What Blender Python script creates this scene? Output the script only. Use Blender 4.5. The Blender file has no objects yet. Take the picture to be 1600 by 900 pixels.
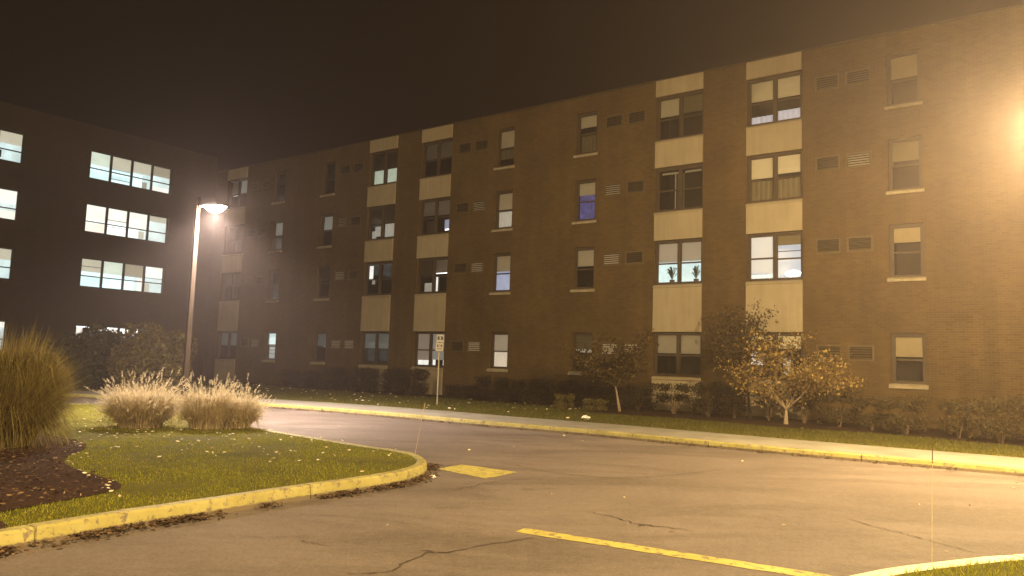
import bpy, math, random
import numpy as np
from mathutils import Vector, Matrix, noise as mnoise

R = math.radians
scene = bpy.context.scene
col = scene.collection
rng = np.random.default_rng(7)
random.seed(7)

# ------------------------------------------------------------------ camera
CAM_H = 1.65
PITCH, ROLL = R(5.628), R(1.885)
cam_data = bpy.data.cameras.new('camera')
cam = bpy.data.objects.new('camera', cam_data)
col.objects.link(cam)
cam_data.sensor_width = 36.0
cam_data.lens = 27.0
cam_data.clip_end = 3000
cam_data.clip_start = 0.05
_F = Vector((0, math.cos(PITCH), math.sin(PITCH)))
_R0 = Vector((1, 0, 0))
_U0 = Vector((0, -math.sin(PITCH), math.cos(PITCH)))
_RR = math.cos(ROLL) * _R0 + math.sin(ROLL) * _U0
_UU = -math.sin(ROLL) * _R0 + math.cos(ROLL) * _U0
m = Matrix((_RR, _UU, -_F)).transposed().to_4x4()
m.translation = (0, 0, CAM_H)
cam.matrix_world = m
scene.camera = cam

# ------------------------------------------------------------------ night sky
world = bpy.data.worlds.new('World')
scene.world = world
world.use_nodes = True
nt = world.node_tree
nt.nodes.clear()
sky = nt.nodes.new('ShaderNodeTexSky')
sky.sky_type = 'NISHITA'
sky.sun_disc = False
sky.sun_elevation = R(-4)
sky.sun_rotation = R(200)
bg1 = nt.nodes.new('ShaderNodeBackground')
bg1.inputs['Strength'].default_value = 0.004
bg2 = nt.nodes.new('ShaderNodeBackground')          # town glow on a low night sky
bg2.inputs['Color'].default_value = (1.0, 0.42, 0.50, 1)
bg2.inputs['Strength'].default_value = 0.0016
addn = nt.nodes.new('ShaderNodeAddShader')
wo = nt.nodes.new('ShaderNodeOutputWorld')
nt.links.new(sky.outputs[0], bg1.inputs['Color'])
nt.links.new(bg1.outputs[0], addn.inputs[0])
nt.links.new(bg2.outputs[0], addn.inputs[1])
nt.links.new(addn.outputs[0], wo.inputs['Surface'])

# lamp powers (the lamps themselves are built further down)
# each lamp: (light spilling all round, light thrown down by its reflector)
P_NEAR = (7800, 2000)     # sodium lamp just outside the right edge of the frame
P_BACK = (17500, 15500)     # tall sodium lamp over the car park behind the camera
P_ISLAND = (800, 8500)    # white lamp on the planted island
SODIUM = (1.0, 0.70, 0.315)
WHITE_LAMP = (1.0, 0.81, 0.66)
GLARE_HAZE = 0.0032  # density of the added mist that imitates lens glare

scene.view_settings.view_transform = 'Standard'
scene.view_settings.look = 'None'
scene.view_settings.gamma = 1.0
scene.view_settings.use_curve_mapping = False
scene.view_settings.exposure = 0.72
scene.cycles.use_denoising = True
scene.cycles.denoiser = 'OPENIMAGEDENOISE'
scene.cycles.max_bounces = 5
scene.cycles.diffuse_bounces = 2
scene.cycles.glossy_bounces = 2
scene.cycles.transparent_max_bounces = 8
scene.cycles.volume_bounces = 0
scene.cycles.sample_clamp_indirect = 3.0

# ------------------------------------------------------------------ measured frame
AZ = R(-36.443)
DIST = 26.565                      # camera to the long facade
N = Vector((-math.sin(AZ), math.cos(AZ), 0))     # into the long building
DV = Vector((math.cos(AZ), math.sin(AZ), 0))     # along it, to the right
FPX = 1200.0


def ray(x, y):
    return _F + _RR * ((x - 800) / FPX) - _UU * ((y - 450) / FPX)


def gp(x, y, z=0.0):
    d = ray(x, y)
    return Vector((0, 0, CAM_H)) + d * ((z - CAM_H) / d.z)


def on_strip(x, nd, z=0.13):
    """ground point seen at column x, at distance nd measured towards the long facade"""
    lo, hi = 590.0, 900.0
    for _ in range(50):
        mid = (lo + hi) / 2
        if gp(x, mid, z).dot(N) > nd:
            lo = mid
        else:
            hi = mid
    return gp(x, lo, z)


# ------------------------------------------------------------------ materials
MATS = {}


def nodes_of(name):
    mt = bpy.data.materials.new(name)
    mt.use_nodes = True
    t = mt.node_tree
    t.nodes.clear()
    out = t.nodes.new('ShaderNodeOutputMaterial')
    MATS[name] = mt
    return mt, t, out


def link(t, a, b):
    t.links.new(a, b)


def ramp(t, fac, stops):
    r = t.nodes.new('ShaderNodeValToRGB')
    while len(r.color_ramp.elements) < len(stops):
        r.color_ramp.elements.new(0.5)
    for e, (p, c) in zip(r.color_ramp.elements, stops):
        e.position = p
        e.color = (*c, 1)
    link(t, fac, r.inputs[0])
    return r.outputs[0]


def noise_tex(t, scale, detail=6, rough=0.6, vec=None, dist=0.0):
    n = t.nodes.new('ShaderNodeTexNoise')
    n.inputs['Scale'].default_value = scale
    n.inputs['Detail'].default_value = detail
    n.inputs['Roughness'].default_value = rough
    n.inputs['Distortion'].default_value = dist
    if vec is not None:
        link(t, vec, n.inputs['Vector'])
    return n.outputs['Fac']


def coords(t, kind='Object', scale=None):
    c = t.nodes.new('ShaderNodeTexCoord')
    o = c.outputs[kind]
    if scale:
        mp = t.nodes.new('ShaderNodeMapping')
        mp.inputs['Scale'].default_value = scale
        link(t, o, mp.inputs['Vector'])
        o = mp.outputs[0]
    return o


def mixc(t, fac, a, b, blend='MIX'):
    mx = t.nodes.new('ShaderNodeMix')
    mx.data_type = 'RGBA'
    mx.blend_type = blend
    for s, v in ((0, fac), (6, a), (7, b)):
        if isinstance(v, (int, float)):
            mx.inputs[s].default_value = v
        elif isinstance(v, tuple):
            mx.inputs[s].default_value = (*v, 1)
        else:
            link(t, v, mx.inputs[s])
    return mx.outputs[2]


def bsdf(t, out, color, rough=0.8, spec=0.3, bump=None, bstr=0.3, bdist=0.01, metal=0.0):
    b = t.nodes.new('ShaderNodeBsdfPrincipled')
    if isinstance(color, tuple):
        b.inputs['Base Color'].default_value = (*color, 1)
    else:
        link(t, color, b.inputs['Base Color'])
    if isinstance(rough, (int, float)):
        b.inputs['Roughness'].default_value = rough
    else:
        link(t, rough, b.inputs['Roughness'])
    b.inputs['Specular IOR Level'].default_value = spec
    b.inputs['Metallic'].default_value = metal
    if bump is not None:
        bp = t.nodes.new('ShaderNodeBump')
        bp.inputs['Strength'].default_value = bstr
        bp.inputs['Distance'].default_value = bdist
        link(t, bump, bp.inputs['Height'])
        link(t, bp.outputs[0], b.inputs['Normal'])
    link(t, b.outputs[0], out.inputs['Surface'])
    return b


def mat_asphalt():
    mt, t, out = nodes_of('asphalt')
    o = coords(t)
    big = noise_tex(t, 0.16, 5, 0.6, o, 0.6)
    streak = noise_tex(t, 0.5, 5, 0.65, coords(t, 'Object', (0.55, 1.6, 1)), 1.0)
    fine = noise_tex(t, 160, 3, 0.7, o)
    mid = noise_tex(t, 9, 6, 0.7, o)
    c = ramp(t, big, [(0.34, (0.125, 0.099, 0.088)), (0.50, (0.175, 0.142, 0.128)), (0.64, (0.25, 0.208, 0.188))])
    c = mixc(t, ramp(t, streak, [(0.36, (1, 1, 1)), (0.56, (0, 0, 0))]), c, (0.105, 0.083, 0.071))
    c = mixc(t, 0.35, c, ramp(t, mid, [(0.3, (0.075, 0.062, 0.054)), (0.7, (0.20, 0.17, 0.15))]))
    agg = noise_tex(t, 34, 5, 0.8, o)
    c = mixc(t, 0.55, c, ramp(t, agg, [(0.36, (0.55, 0.55, 0.55)), (0.5, (1, 1, 1)), (0.66, (1.5, 1.48, 1.45))]), 'MULTIPLY')
    oil = noise_tex(t, 0.75, 3, 0.5, o)
    c = mixc(t, ramp(t, oil, [(0.66, (0, 0, 0)), (0.74, (0.6, 0.6, 0.6))]), c, (0.055, 0.044, 0.037))
    c = mixc(t, 0.5, c, ramp(t, fine, [(0.3, (0.35, 0.35, 0.35)), (0.7, (1.25, 1.22, 1.2))]), 'MULTIPLY')
    bsdf(t, out, c, 0.82, 0.25, fine, 0.35, 0.006)


def mat_concrete():
    mt, t, out = nodes_of('concrete')
    o = coords(t)
    a = noise_tex(t, 1.1, 6, 0.65, o)
    f = noise_tex(t, 90, 3, 0.7, o)
    c = ramp(t, a, [(0.3, (0.20, 0.185, 0.155)), (0.7, (0.31, 0.295, 0.25))])
    c = mixc(t, 0.3, c, ramp(t, f, [(0.3, (0.5, 0.5, 0.5)), (0.7, (1.1, 1.1, 1.1))]), 'MULTIPLY')
    bsdf(t, out, c, 0.9, 0.2, f, 0.25, 0.004)


def mat_yellow(name, base, worn_at, hi):
    """yellow traffic paint, chipped down to grey"""
    mt, t, out = nodes_of(name)
    o = coords(t)
    a = noise_tex(t, 2.2, 8, 0.72, o, 0.4)
    chips = noise_tex(t, 11, 8, 0.75, o, 0.5)
    sx = t.nodes.new('ShaderNodeSeparateXYZ')
    link(t, o, sx.inputs[0])
    c = ramp(t, a, [(0.3, tuple(v * 0.72 for v in base)), (0.5, base), (0.75, hi)])
    scuff = noise_tex(t, 1.3, 6, 0.7, o, 1.5)
    c = mixc(t, ramp(t, scuff, [(0.60, (0, 0, 0)), (0.72, (0.55, 0.55, 0.55))]), c, (0.20, 0.165, 0.09))
    w = ramp(t, chips, [(worn_at, (1, 1, 1)), (worn_at + 0.045, (0, 0, 0))])
    c = mixc(t, w, c, (0.16, 0.13, 0.085))
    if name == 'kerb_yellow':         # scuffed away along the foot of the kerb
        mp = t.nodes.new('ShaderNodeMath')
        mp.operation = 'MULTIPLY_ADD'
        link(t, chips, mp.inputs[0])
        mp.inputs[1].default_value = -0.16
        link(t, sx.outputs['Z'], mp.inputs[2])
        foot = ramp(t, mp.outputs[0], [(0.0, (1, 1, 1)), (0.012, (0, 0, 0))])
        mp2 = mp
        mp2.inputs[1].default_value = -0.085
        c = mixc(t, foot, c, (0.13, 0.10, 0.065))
    bsdf(t, out, c, 0.62, 0.35, chips, 0.3, 0.004)


def mat_brick(name='brick', k=1.0):
    mt, t, out = nodes_of(name)
    o = coords(t)
    sx = t.nodes.new('ShaderNodeSeparateXYZ')
    link(t, o, sx.inputs[0])
    ad = t.nodes.new('ShaderNodeMath')
    link(t, sx.outputs[0], ad.inputs[0])
    link(t, sx.outputs[1], ad.inputs[1])
    cb = t.nodes.new('ShaderNodeCombineXYZ')
    link(t, ad.outputs[0], cb.inputs[0])
    link(t, sx.outputs[2], cb.inputs[1])
    br = t.nodes.new('ShaderNodeTexBrick')
    link(t, cb.outputs[0], br.inputs['Vector'])
    br.inputs['Scale'].default_value = 1.0
    br.inputs['Brick Width'].default_value = 0.215
    br.inputs['Row Height'].default_value = 0.075
    br.inputs['Mortar Size'].default_value = 0.006
    br.inputs['Mortar Smooth'].default_value = 0.3
    br.inputs['Bias'].default_value = -0.1
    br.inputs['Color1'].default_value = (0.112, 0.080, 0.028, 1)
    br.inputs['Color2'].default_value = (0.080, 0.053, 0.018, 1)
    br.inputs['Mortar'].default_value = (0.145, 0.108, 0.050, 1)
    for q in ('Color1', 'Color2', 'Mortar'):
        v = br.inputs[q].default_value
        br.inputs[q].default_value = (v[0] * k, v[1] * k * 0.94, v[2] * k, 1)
    a = noise_tex(t, 0.45, 6, 0.65, o)
    c = mixc(t, 1.0, br.outputs['Color'], ramp(t, a, [(0.3, (0.72, 0.70, 0.68)), (0.7, (1.2, 1.17, 1.12))]), 'MULTIPLY')
    f = noise_tex(t, 26, 4, 0.7, o)
    c = mixc(t, 0.6, c, ramp(t, f, [(0.3, (0.75, 0.75, 0.75)), (0.7, (1.18, 1.18, 1.18))]), 'MULTIPLY')
    st = noise_tex(t, 1.0, 5, 0.65, coords(t, 'Object', (1.5, 1.5, 0.12)))
    c = mixc(t, 0.5, c, ramp(t, st, [(0.35, (0.72, 0.72, 0.72)), (0.6, (1.12, 1.1, 1.08))]), 'MULTIPLY')
    bsdf(t, out, c, 0.9, 0.15, br.outputs['Fac'], -0.4, 0.01)


def mat_simple(name, c, rough=0.7, spec=0.3, var=0.18, scale=4.0, metal=0.0, bump=0.0):
    mt, t, out = nodes_of(name)
    o = coords(t)
    a = noise_tex(t, scale, 6, 0.65, o)
    lo = tuple(v * (1 - var) for v in c)
    hi = tuple(min(1, v * (1 + var)) for v in c)
    cc = ramp(t, a, [(0.3, lo), (0.7, hi)])
    bsdf(t, out, cc, rough, spec, a if bump else None, bump, 0.01, metal)


def mat_panel():
    mt, t, out = nodes_of('panel_beige')
    o = coords(t)
    a = noise_tex(t, 0.7, 6, 0.6, o)
    s = noise_tex(t, 1.6, 5, 0.65, coords(t, 'Object', (3.0, 3.0, 0.25)))
    c = ramp(t, a, [(0.3, (0.33, 0.278, 0.19)), (0.7, (0.40, 0.342, 0.24))])
    c = mixc(t, 0.35, c, ramp(t, s, [(0.35, (0.72, 0.70, 0.66)), (0.6, (1.05, 1.05, 1.05))]), 'MULTIPLY')
    bsdf(t, out, c, 0.85, 0.2, noise_tex(t, 60, 3, 0.6, o), 0.15, 0.004)


def mat_leaf(name, stops, rough=0.6, trans=0.25):
    mt, t, out = nodes_of(name)
    g = t.nodes.new('ShaderNodeNewGeometry')
    c = ramp(t, g.outputs['Random Per Island'], stops)
    b = t.nodes.new('ShaderNodeBsdfPrincipled')
    link(t, c, b.inputs['Base Color'])
    b.inputs['Roughness'].default_value = rough
    b.inputs['Specular IOR Level'].default_value = 0.25
    tr = t.nodes.new('ShaderNodeBsdfTranslucent')
    link(t, c, tr.inputs['Color'])
    mx = t.nodes.new('ShaderNodeMixShader')
    mx.inputs[0].default_value = trans
    link(t, b.outputs[0], mx.inputs[1])
    link(t, tr.outputs[0], mx.inputs[2])
    link(t, mx.outputs[0], out.inputs['Surface'])


def mat_soil(name, lo, hi):
    mt, t, out = nodes_of(name)
    o = coords(t)
    a = noise_tex(t, 0.8, 6, 0.7, o)
    f = noise_tex(t, 38, 5, 0.75, o)
    c = ramp(t, a, [(0.3, lo), (0.7, hi)])
    c = mixc(t, 0.7, c, ramp(t, f, [(0.3, (0.35, 0.35, 0.35)), (0.7, (1.5, 1.45, 1.4))]), 'MULTIPLY')
    bsdf(t, out, c, 0.95, 0.1, f, 0.8, 0.03)


def mat_glass():
    mt, t, out = nodes_of('window_glass')
    tr = t.nodes.new('ShaderNodeBsdfTransparent')
    tr.inputs[0].default_value = (0.9, 0.92, 0.91, 1)
    gl = t.nodes.new('ShaderNodeBsdfGlossy')
    gl.inputs['Roughness'].default_value = 0.03
    fr = t.nodes.new('ShaderNodeFresnel')
    fr.inputs[0].default_value = 1.5
    mx = t.nodes.new('ShaderNodeMixShader')
    link(t, fr.outputs[0], mx.inputs[0])
    link(t, tr.outputs[0], mx.inputs[1])
    link(t, gl.outputs[0], mx.inputs[2])
    link(t, mx.outputs[0], out.inputs['Surface'])


def mat_lit(name, c, strength, scale=1.5, var=0.35, base=(0.5, 0.5, 0.5)):
    """something lit from inside a room: gives off light, with the room's own unevenness"""
    if name in MATS:
        return
    mt, t, out = nodes_of(name)
    o = coords(t)
    a = noise_tex(t, scale, 3, 0.6, coords(t, 'Object', (1, 1, 1.7)))
    cc = ramp(t, a, [(0.3, tuple(v * (1 - var) for v in c)), (0.65, c)])
    b = bsdf(t, out, base, 0.8, 0.2)
    link(t, cc, b.inputs['Emission Color'])
    b.inputs['Emission Strength'].default_value = strength


mat_asphalt(); mat_concrete(); mat_brick('brick', 0.9); mat_brick('brick_unlit', 0.4); mat_panel(); mat_glass()  # second brick is a darkened copy, shade of the wing put into its colour
mat_yellow('kerb_yellow', (0.31, 0.275, 0.085), 0.42, (0.39, 0.355, 0.145))
mat_yellow('line_yellow', (0.42, 0.365, 0.09), 0.42, (0.50, 0.44, 0.14))
mat_yellow('kerb_overlit', (0.66, 0.60, 0.38), 0.33, (0.74, 0.69, 0.48))  # overexposed lamplight put into this paler kerb colour
mat_soil('lawn_soil', (0.075, 0.072, 0.010), (0.14, 0.13, 0.018))
mat_soil('mulch', (0.035, 0.018, 0.012), (0.07, 0.038, 0.026))
mat_soil('far_ground', (0.03, 0.03, 0.012), (0.05, 0.045, 0.02))
mat_simple('frame_bronze', (0.055, 0.038, 0.022), 0.5, 0.4)
mat_simple('frame_dark', (0.02, 0.018, 0.017), 0.5, 0.4)
mat_simple('sill_stone', (0.35, 0.30, 0.21), 0.85, 0.2, 0.2, 6)
mat_simple('shade_cloth', (0.62, 0.57, 0.48), 0.9, 0.1, 0.08, 2)
mat_simple('shade_mid', (0.33, 0.27, 0.18), 0.9, 0.1, 0.1, 2)
mat_simple('shade_dim', (0.20, 0.17, 0.11), 0.9, 0.1, 0.1, 2)
mat_simple('room_dark', (0.035, 0.03, 0.026), 0.95, 0.05, 0.3, 2)
mat_simple('pole_metal', (0.040, 0.030, 0.023), 0.85, 0.1, 0.3, 3)
mat_simple('lamp_housing', (0.10, 0.09, 0.08), 0.5, 0.4, 0.2, 3, 0.3)
mat_simple('louvre_metal', (0.11, 0.078, 0.036), 0.5, 0.4, 0.15, 8, 0.2)
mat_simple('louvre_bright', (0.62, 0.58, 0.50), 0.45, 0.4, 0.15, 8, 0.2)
mat_simple('sign_white', (0.42, 0.39, 0.32), 0.6, 0.3, 0.08, 8)
mat_simple('sign_black', (0.03, 0.028, 0.025), 0.6, 0.3, 0.1, 8)
mat_simple('post_steel', (0.30, 0.27, 0.20), 0.5, 0.4, 0.25, 5, 0.4)
mat_simple('post_dark', (0.05, 0.045, 0.04), 0.6, 0.3, 0.2, 5, 0.2)
mat_simple('stake_fibre', (0.50, 0.42, 0.30), 0.5, 0.3, 0.2, 9)
mat_simple('stake_dark', (0.08, 0.05, 0.03), 0.6, 0.3, 0.2, 9)
mat_simple('bark', (0.30, 0.23, 0.16), 0.9, 0.15, 0.4, 14, 0, 0.5)
mat_simple('bark_dark', (0.12, 0.085, 0.055), 0.9, 0.15, 0.4, 14, 0, 0.5)
mat_simple('crack_fill', (0.062, 0.049, 0.041), 0.9, 0.1, 0.3, 9)
mat_simple('roofing', (0.05, 0.045, 0.04), 0.9, 0.1, 0.2, 1)
mat_simple('paper_white', (0.75, 0.73, 0.68), 0.8, 0.2, 0.06, 8)
mat_simple('clay', (0.16, 0.08, 0.05), 0.85, 0.2, 0.15, 8)
mat_leaf('grass_blade', [(0.0, (0.12, 0.135, 0.006)), (0.55, (0.23, 0.24, 0.012)), (1.0, (0.36, 0.33, 0.03))], 0.6, 0.3)
mat_leaf('far_grass', [(0.0, (0.045, 0.052, 0.010)), (0.6, (0.09, 0.092, 0.016)), (1.0, (0.18, 0.14, 0.04))], 0.7, 0.3)
mat_leaf('dry_blade', [(0.0, (0.34, 0.26, 0.13)), (0.5, (0.56, 0.46, 0.28)), (1.0, (0.72, 0.62, 0.42))], 0.6, 0.5)
mat_leaf('dry_plume', [(0.0, (0.50, 0.42, 0.27)), (1.0, (0.75, 0.66, 0.48))], 0.8, 0.45)
mat_leaf('tall_blade', [(0.0, (0.12, 0.090, 0.026)), (0.6, (0.25, 0.195, 0.058)), (1.0, (0.42, 0.34, 0.13))], 0.6, 0.5)
mat_leaf('shrub_dark', [(0.0, (0.018, 0.013, 0.007)), (0.7, (0.036, 0.026, 0.012)), (1.0, (0.06, 0.042, 0.018))])
mat_leaf('shrub_mid', [(0.0, (0.014, 0.010, 0.004)), (0.7, (0.030, 0.022, 0.008)), (1.0, (0.055, 0.042, 0.014))])
mat_leaf('shrub_veiled', [(0.0, (0.040, 0.029, 0.010)), (0.7, (0.080, 0.058, 0.020)), (1.0, (0.13, 0.095, 0.032))])  # lighter copy of shrub_mid: misty veil put into the leaf colour
mat_leaf('shrub_olive', [(0.0, (0.08, 0.066, 0.020)), (0.7, (0.16, 0.13, 0.036)), (1.0, (0.24, 0.19, 0.055))])
mat_leaf('shrub_green', [(0.0, (0.025, 0.030, 0.009)), (0.7, (0.050, 0.056, 0.014)), (1.0, (0.085, 0.08, 0.02))])
mat_leaf('autumn_leaf', [(0.0, (0.10, 0.062, 0.020)), (0.5, (0.27, 0.18, 0.050)), (1.0, (0.50, 0.36, 0.13))], 0.6, 0.3)
mat_leaf('crab_leaf', [(0.0, (0.035, 0.022, 0.010)), (0.6, (0.085, 0.058, 0.02)), (1.0, (0.18, 0.12, 0.035))], 0.6, 0.3)
mat_leaf('fallen_leaf', [(0.0, (0.24, 0.15, 0.06)), (0.4, (0.60, 0.50, 0.33)), (1.0, (0.82, 0.77, 0.64))], 0.8, 0.1)
mat_leaf('litter', [(0.0, (0.035, 0.02, 0.012)), (0.8, (0.085, 0.05, 0.028)), (1.0, (0.22, 0.15, 0.08))], 0.9, 0.05)


# ------------------------------------------------------------------ mesh helpers
class MB:
    """collects geometry for ONE mesh object"""
    def __init__(self):
        self.v, self.f = [], []

    def quad(self, a, b, c, d):
        k = len(self.v)
        self.v += [tuple(a), tuple(b), tuple(c), tuple(d)]
        self.f.append((k, k + 1, k + 2, k + 3))

    def box(self, x0, x1, y0, y1, z0, z1, skip=''):
        k = len(self.v)
        self.v += [(x, y, z) for z in (z0, z1) for y in (y0, y1) for x in (x0, x1)]
        fs = {'b': (0, 2, 3, 1), 't': (4, 5, 7, 6), 'f': (0, 1, 5, 4), 'k': (2, 6, 7, 3), 'l': (0, 4, 6, 2), 'r': (1, 3, 7, 5)}
        for n_, f_ in fs.items():
            if n_ not in skip:
                self.f.append(tuple(k + i for i in f_))

    def prism(self, pts, x0, x1):
        """profile pts in (y, z), extruded along x"""
        k = len(self.v)
        n_ = len(pts)
        self.v += [(x0, y, z) for y, z in pts] + [(x1, y, z) for y, z in pts]
        for i in range(n_):
            j = (i + 1) % n_
            self.f.append((k + i, k + j, k + n_ + j, k + n_ + i))
        self.f.append(tuple(k + i for i in reversed(range(n_))))
        self.f.append(tuple(k + n_ + i for i in range(n_)))

    def tube(self, pts, radii, sides=8, cap=True):
        pts = [Vector(p) for p in pts]
        k0 = len(self.v)
        a = None
        for i, p in enumerate(pts):
            d = (pts[min(i + 1, len(pts) - 1)] - pts[max(i - 1, 0)]).normalized()
            if a is None:
                a = d.orthogonal().normalized()
            a = (a - d * a.dot(d)).normalized()
            b = d.cross(a)
            for s in range(sides):
                an = 2 * math.pi * (s + 0.5) / sides
                self.v.append(tuple(p + (a * math.cos(an) + b * math.sin(an)) * radii[i]))
        for i in range(len(pts) - 1):
            for s in range(sides):
                t_ = (s + 1) % sides
                self.f.append((k0 + i * sides + s, k0 + i * sides + t_, k0 + (i + 1) * sides + t_, k0 + (i + 1) * sides + s))
        if cap:
            self.f.append(tuple(k0 + s for s in reversed(range(sides))))
            e = k0 + (len(pts) - 1) * sides
            self.f.append(tuple(e + s for s in range(sides)))

    def build(self, name, mat, parent=None, smooth=False):
        me = bpy.data.meshes.new(name)
        me.from_pydata(self.v, [], self.f)
        me.update()
        if smooth:
            me.polygons.foreach_set('use_smooth', [True] * len(me.polygons))
        o = bpy.data.objects.new(name, me)
        col.objects.link(o)
        if mat:
            me.materials.append(MATS[mat])
        if parent:
            o.parent = parent
        return o


def quads_obj(name, V, mat, parent=None):
    """V: (n, 4, 3) loose quads"""
    n_ = len(V)
    me = bpy.data.meshes.new(name)
    me.vertices.add(n_ * 4)
    me.vertices.foreach_set('co', np.ascontiguousarray(V, dtype=np.float32).ravel())
    me.loops.add(n_ * 4)
    me.loops.foreach_set('vertex_index', np.arange(n_ * 4, dtype=np.int32))
    me.polygons.add(n_)
    me.polygons.foreach_set('loop_start', np.arange(0, n_ * 4, 4, dtype=np.int32))
    me.update(calc_edges=True)
    me.materials.append(MATS[mat])
    o = bpy.data.objects.new(name, me)
    col.objects.link(o)
    if parent:
        o.parent = parent
    return o


def strips_obj(name, P, W, mat, parent=None):
    """P: (n, k, 3) centre lines, W: (n, k, 3) half-width vectors: n ribbons of k-1 quads"""
    n_, k_, _ = P.shape
    V = np.stack([P - W, P + W], 2).reshape(-1, 3)
    base = (np.arange(n_) * k_ * 2)[:, None]
    seg = np.arange(k_ - 1)[None, :] * 2
    a = base + seg
    Fq = np.stack([a, a + 1, a + 3, a + 2], -1).reshape(-1, 4)
    me = bpy.data.meshes.new(name)
    me.vertices.add(len(V))
    me.vertices.foreach_set('co', np.ascontiguousarray(V, dtype=np.float32).ravel())
    me.loops.add(Fq.size)
    me.loops.foreach_set('vertex_index', Fq.astype(np.int32).ravel())
    me.polygons.add(len(Fq))
    me.polygons.foreach_set('loop_start', np.arange(0, Fq.size, 4, dtype=np.int32))
    me.update(calc_edges=True)
    me.materials.append(MATS[mat])
    o = bpy.data.objects.new(name, me)
    col.objects.link(o)
    if parent:
        o.parent = parent
    return o


def empty(name, loc=(0, 0, 0), rz=0.0):
    o = bpy.data.objects.new(name, None)
    o.location = loc
    o.rotation_euler = (0, 0, rz)
    col.objects.link(o)
    return o


def tag(o, label=None, cat=None, group=None, kind=None):
    for k_, v_ in (('label', label), ('category', cat), ('group', group), ('kind', kind)):
        if v_:
            o[k_] = v_
    return o


def catmull(pts, closed=False, step=0.25):
    pts = [np.array(p[:2], float) for p in pts]
    n_ = len(pts)
    out = []
    rngi = range(n_ if closed else n_ - 1)
    for i in rngi:
        if closed:
            p0, p1, p2, p3 = pts[i - 1], pts[i], pts[(i + 1) % n_], pts[(i + 2) % n_]
        else:
            p0, p1, p2, p3 = pts[max(i - 1, 0)], pts[i], pts[i + 1], pts[min(i + 2, n_ - 1)]
        k_ = max(2, int(np.linalg.norm(p2 - p1) / step))
        for s in range(k_):
            t_ = s / k_
            out.append(0.5 * ((2 * p1) + (-p0 + p2) * t_ + (2 * p0 - 5 * p1 + 4 * p2 - p3) * t_ ** 2 + (-p0 + 3 * p1 - 3 * p2 + p3) * t_ ** 3))
    if not closed:
        out.append(pts[-1])
    return np.array(out)


def inside(poly, P):
    x, y = P[:, 0], P[:, 1]
    r = np.zeros(len(P), bool)
    j = len(poly) - 1
    for i in range(len(poly)):
        xi, yi = poly[i]
        xj, yj = poly[j]
        if yi != yj:
            r ^= ((yi > y) != (yj > y)) & (x < (xj - xi) * (y - yi) / (yj - yi) + xi)
        j = i
    return r


def polyflat(name, poly, z, mat, kind='structure'):
    me = bpy.data.meshes.new(name)
    import bmesh
    bm = bmesh.new()
    vs = [bm.verts.new((p[0], p[1], z)) for p in poly]
    f_ = bm.faces.new(vs)
    f_.normal_update()
    if f_.normal.z < 0:
        f_.normal_flip()
    bmesh.ops.triangulate(bm, faces=[f_])
    bm.to_mesh(me)
    bm.free()
    me.materials.append(MATS[mat])
    o = bpy.data.objects.new(name, me)
    col.objects.link(o)
    o['kind'] = kind
    return o


def offset_line(L, d):
    """parallel line, d to the left of travel"""
    T = np.gradient(L, axis=0)
    T /= np.linalg.norm(T, axis=1)[:, None]
    return L + np.stack([-T[:, 1], T[:, 0]], 1) * d


# ------------------------------------------------------------------ ground, road, pavement
g = MB()
g.quad((-900, -900, -0.03), (900, -900, -0.03), (900, 900, -0.03), (-900, 900, -0.03))
tag(g.build('ground', 'far_ground'), kind='structure')

FAR_KERB = catmull([(22.5, 3.9), (13.6, 10.2), (8.93, 13.5), (5.86, 15.6), (3.80, 17.12), (1.52, 18.9), (-0.75, 20.35), (-3.1, 22.05), (-5.8, 23.75),
                    (-7.9, 24.75), (-10.4, 25.6), (-13.7, 26.25), (-17.5, 26.5), (-24, 26.3), (-34, 25)], step=0.3)
ISLAND = catmull([(-6.6, 1.4), (-5.2, 4.0), (-4.05, 6.35), (-3.47, 7.42), (-2.98, 8.10), (-2.46, 8.92), (-1.86, 9.72), (-1.50, 10.27), (-1.27, 10.80), (-1.17, 11.35),
                  (-1.20, 11.9), (-1.34, 12.45), (-1.62, 12.92), (-2.0, 13.28), (-2.45, 13.62), (-4.5, 15.55), (-5.4, 16.45), (-7.2, 18.6), (-8.6, 20.55), (-9.4, 21.5),
                  (-10.6, 21.9), (-12.4, 21.4), (-16, 20.2), (-22, 17), (-22, 8), (-14, 2)], closed=True, step=0.25)
CORNER = catmull([(2.2, 5.72), (2.55, 6.02), (3.0, 6.32), (3.47, 6.56), (4.05, 6.82), (4.63, 7.02), (6.2, 7.3), (8.2, 7.2), (11, 6), (14, 3.4), (11, -1), (5, 1), (2.4, 3.8), (2.0, 5.0)], closed=True, step=0.25)

# road sheet lies between the far kerb and everything nearer
road = MB()
rp = [tuple(p) for p in FAR_KERB] + [(-34, -45), (40, -45)]
road_o = polyflat('road', rp, 0.0, 'asphalt')


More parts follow.
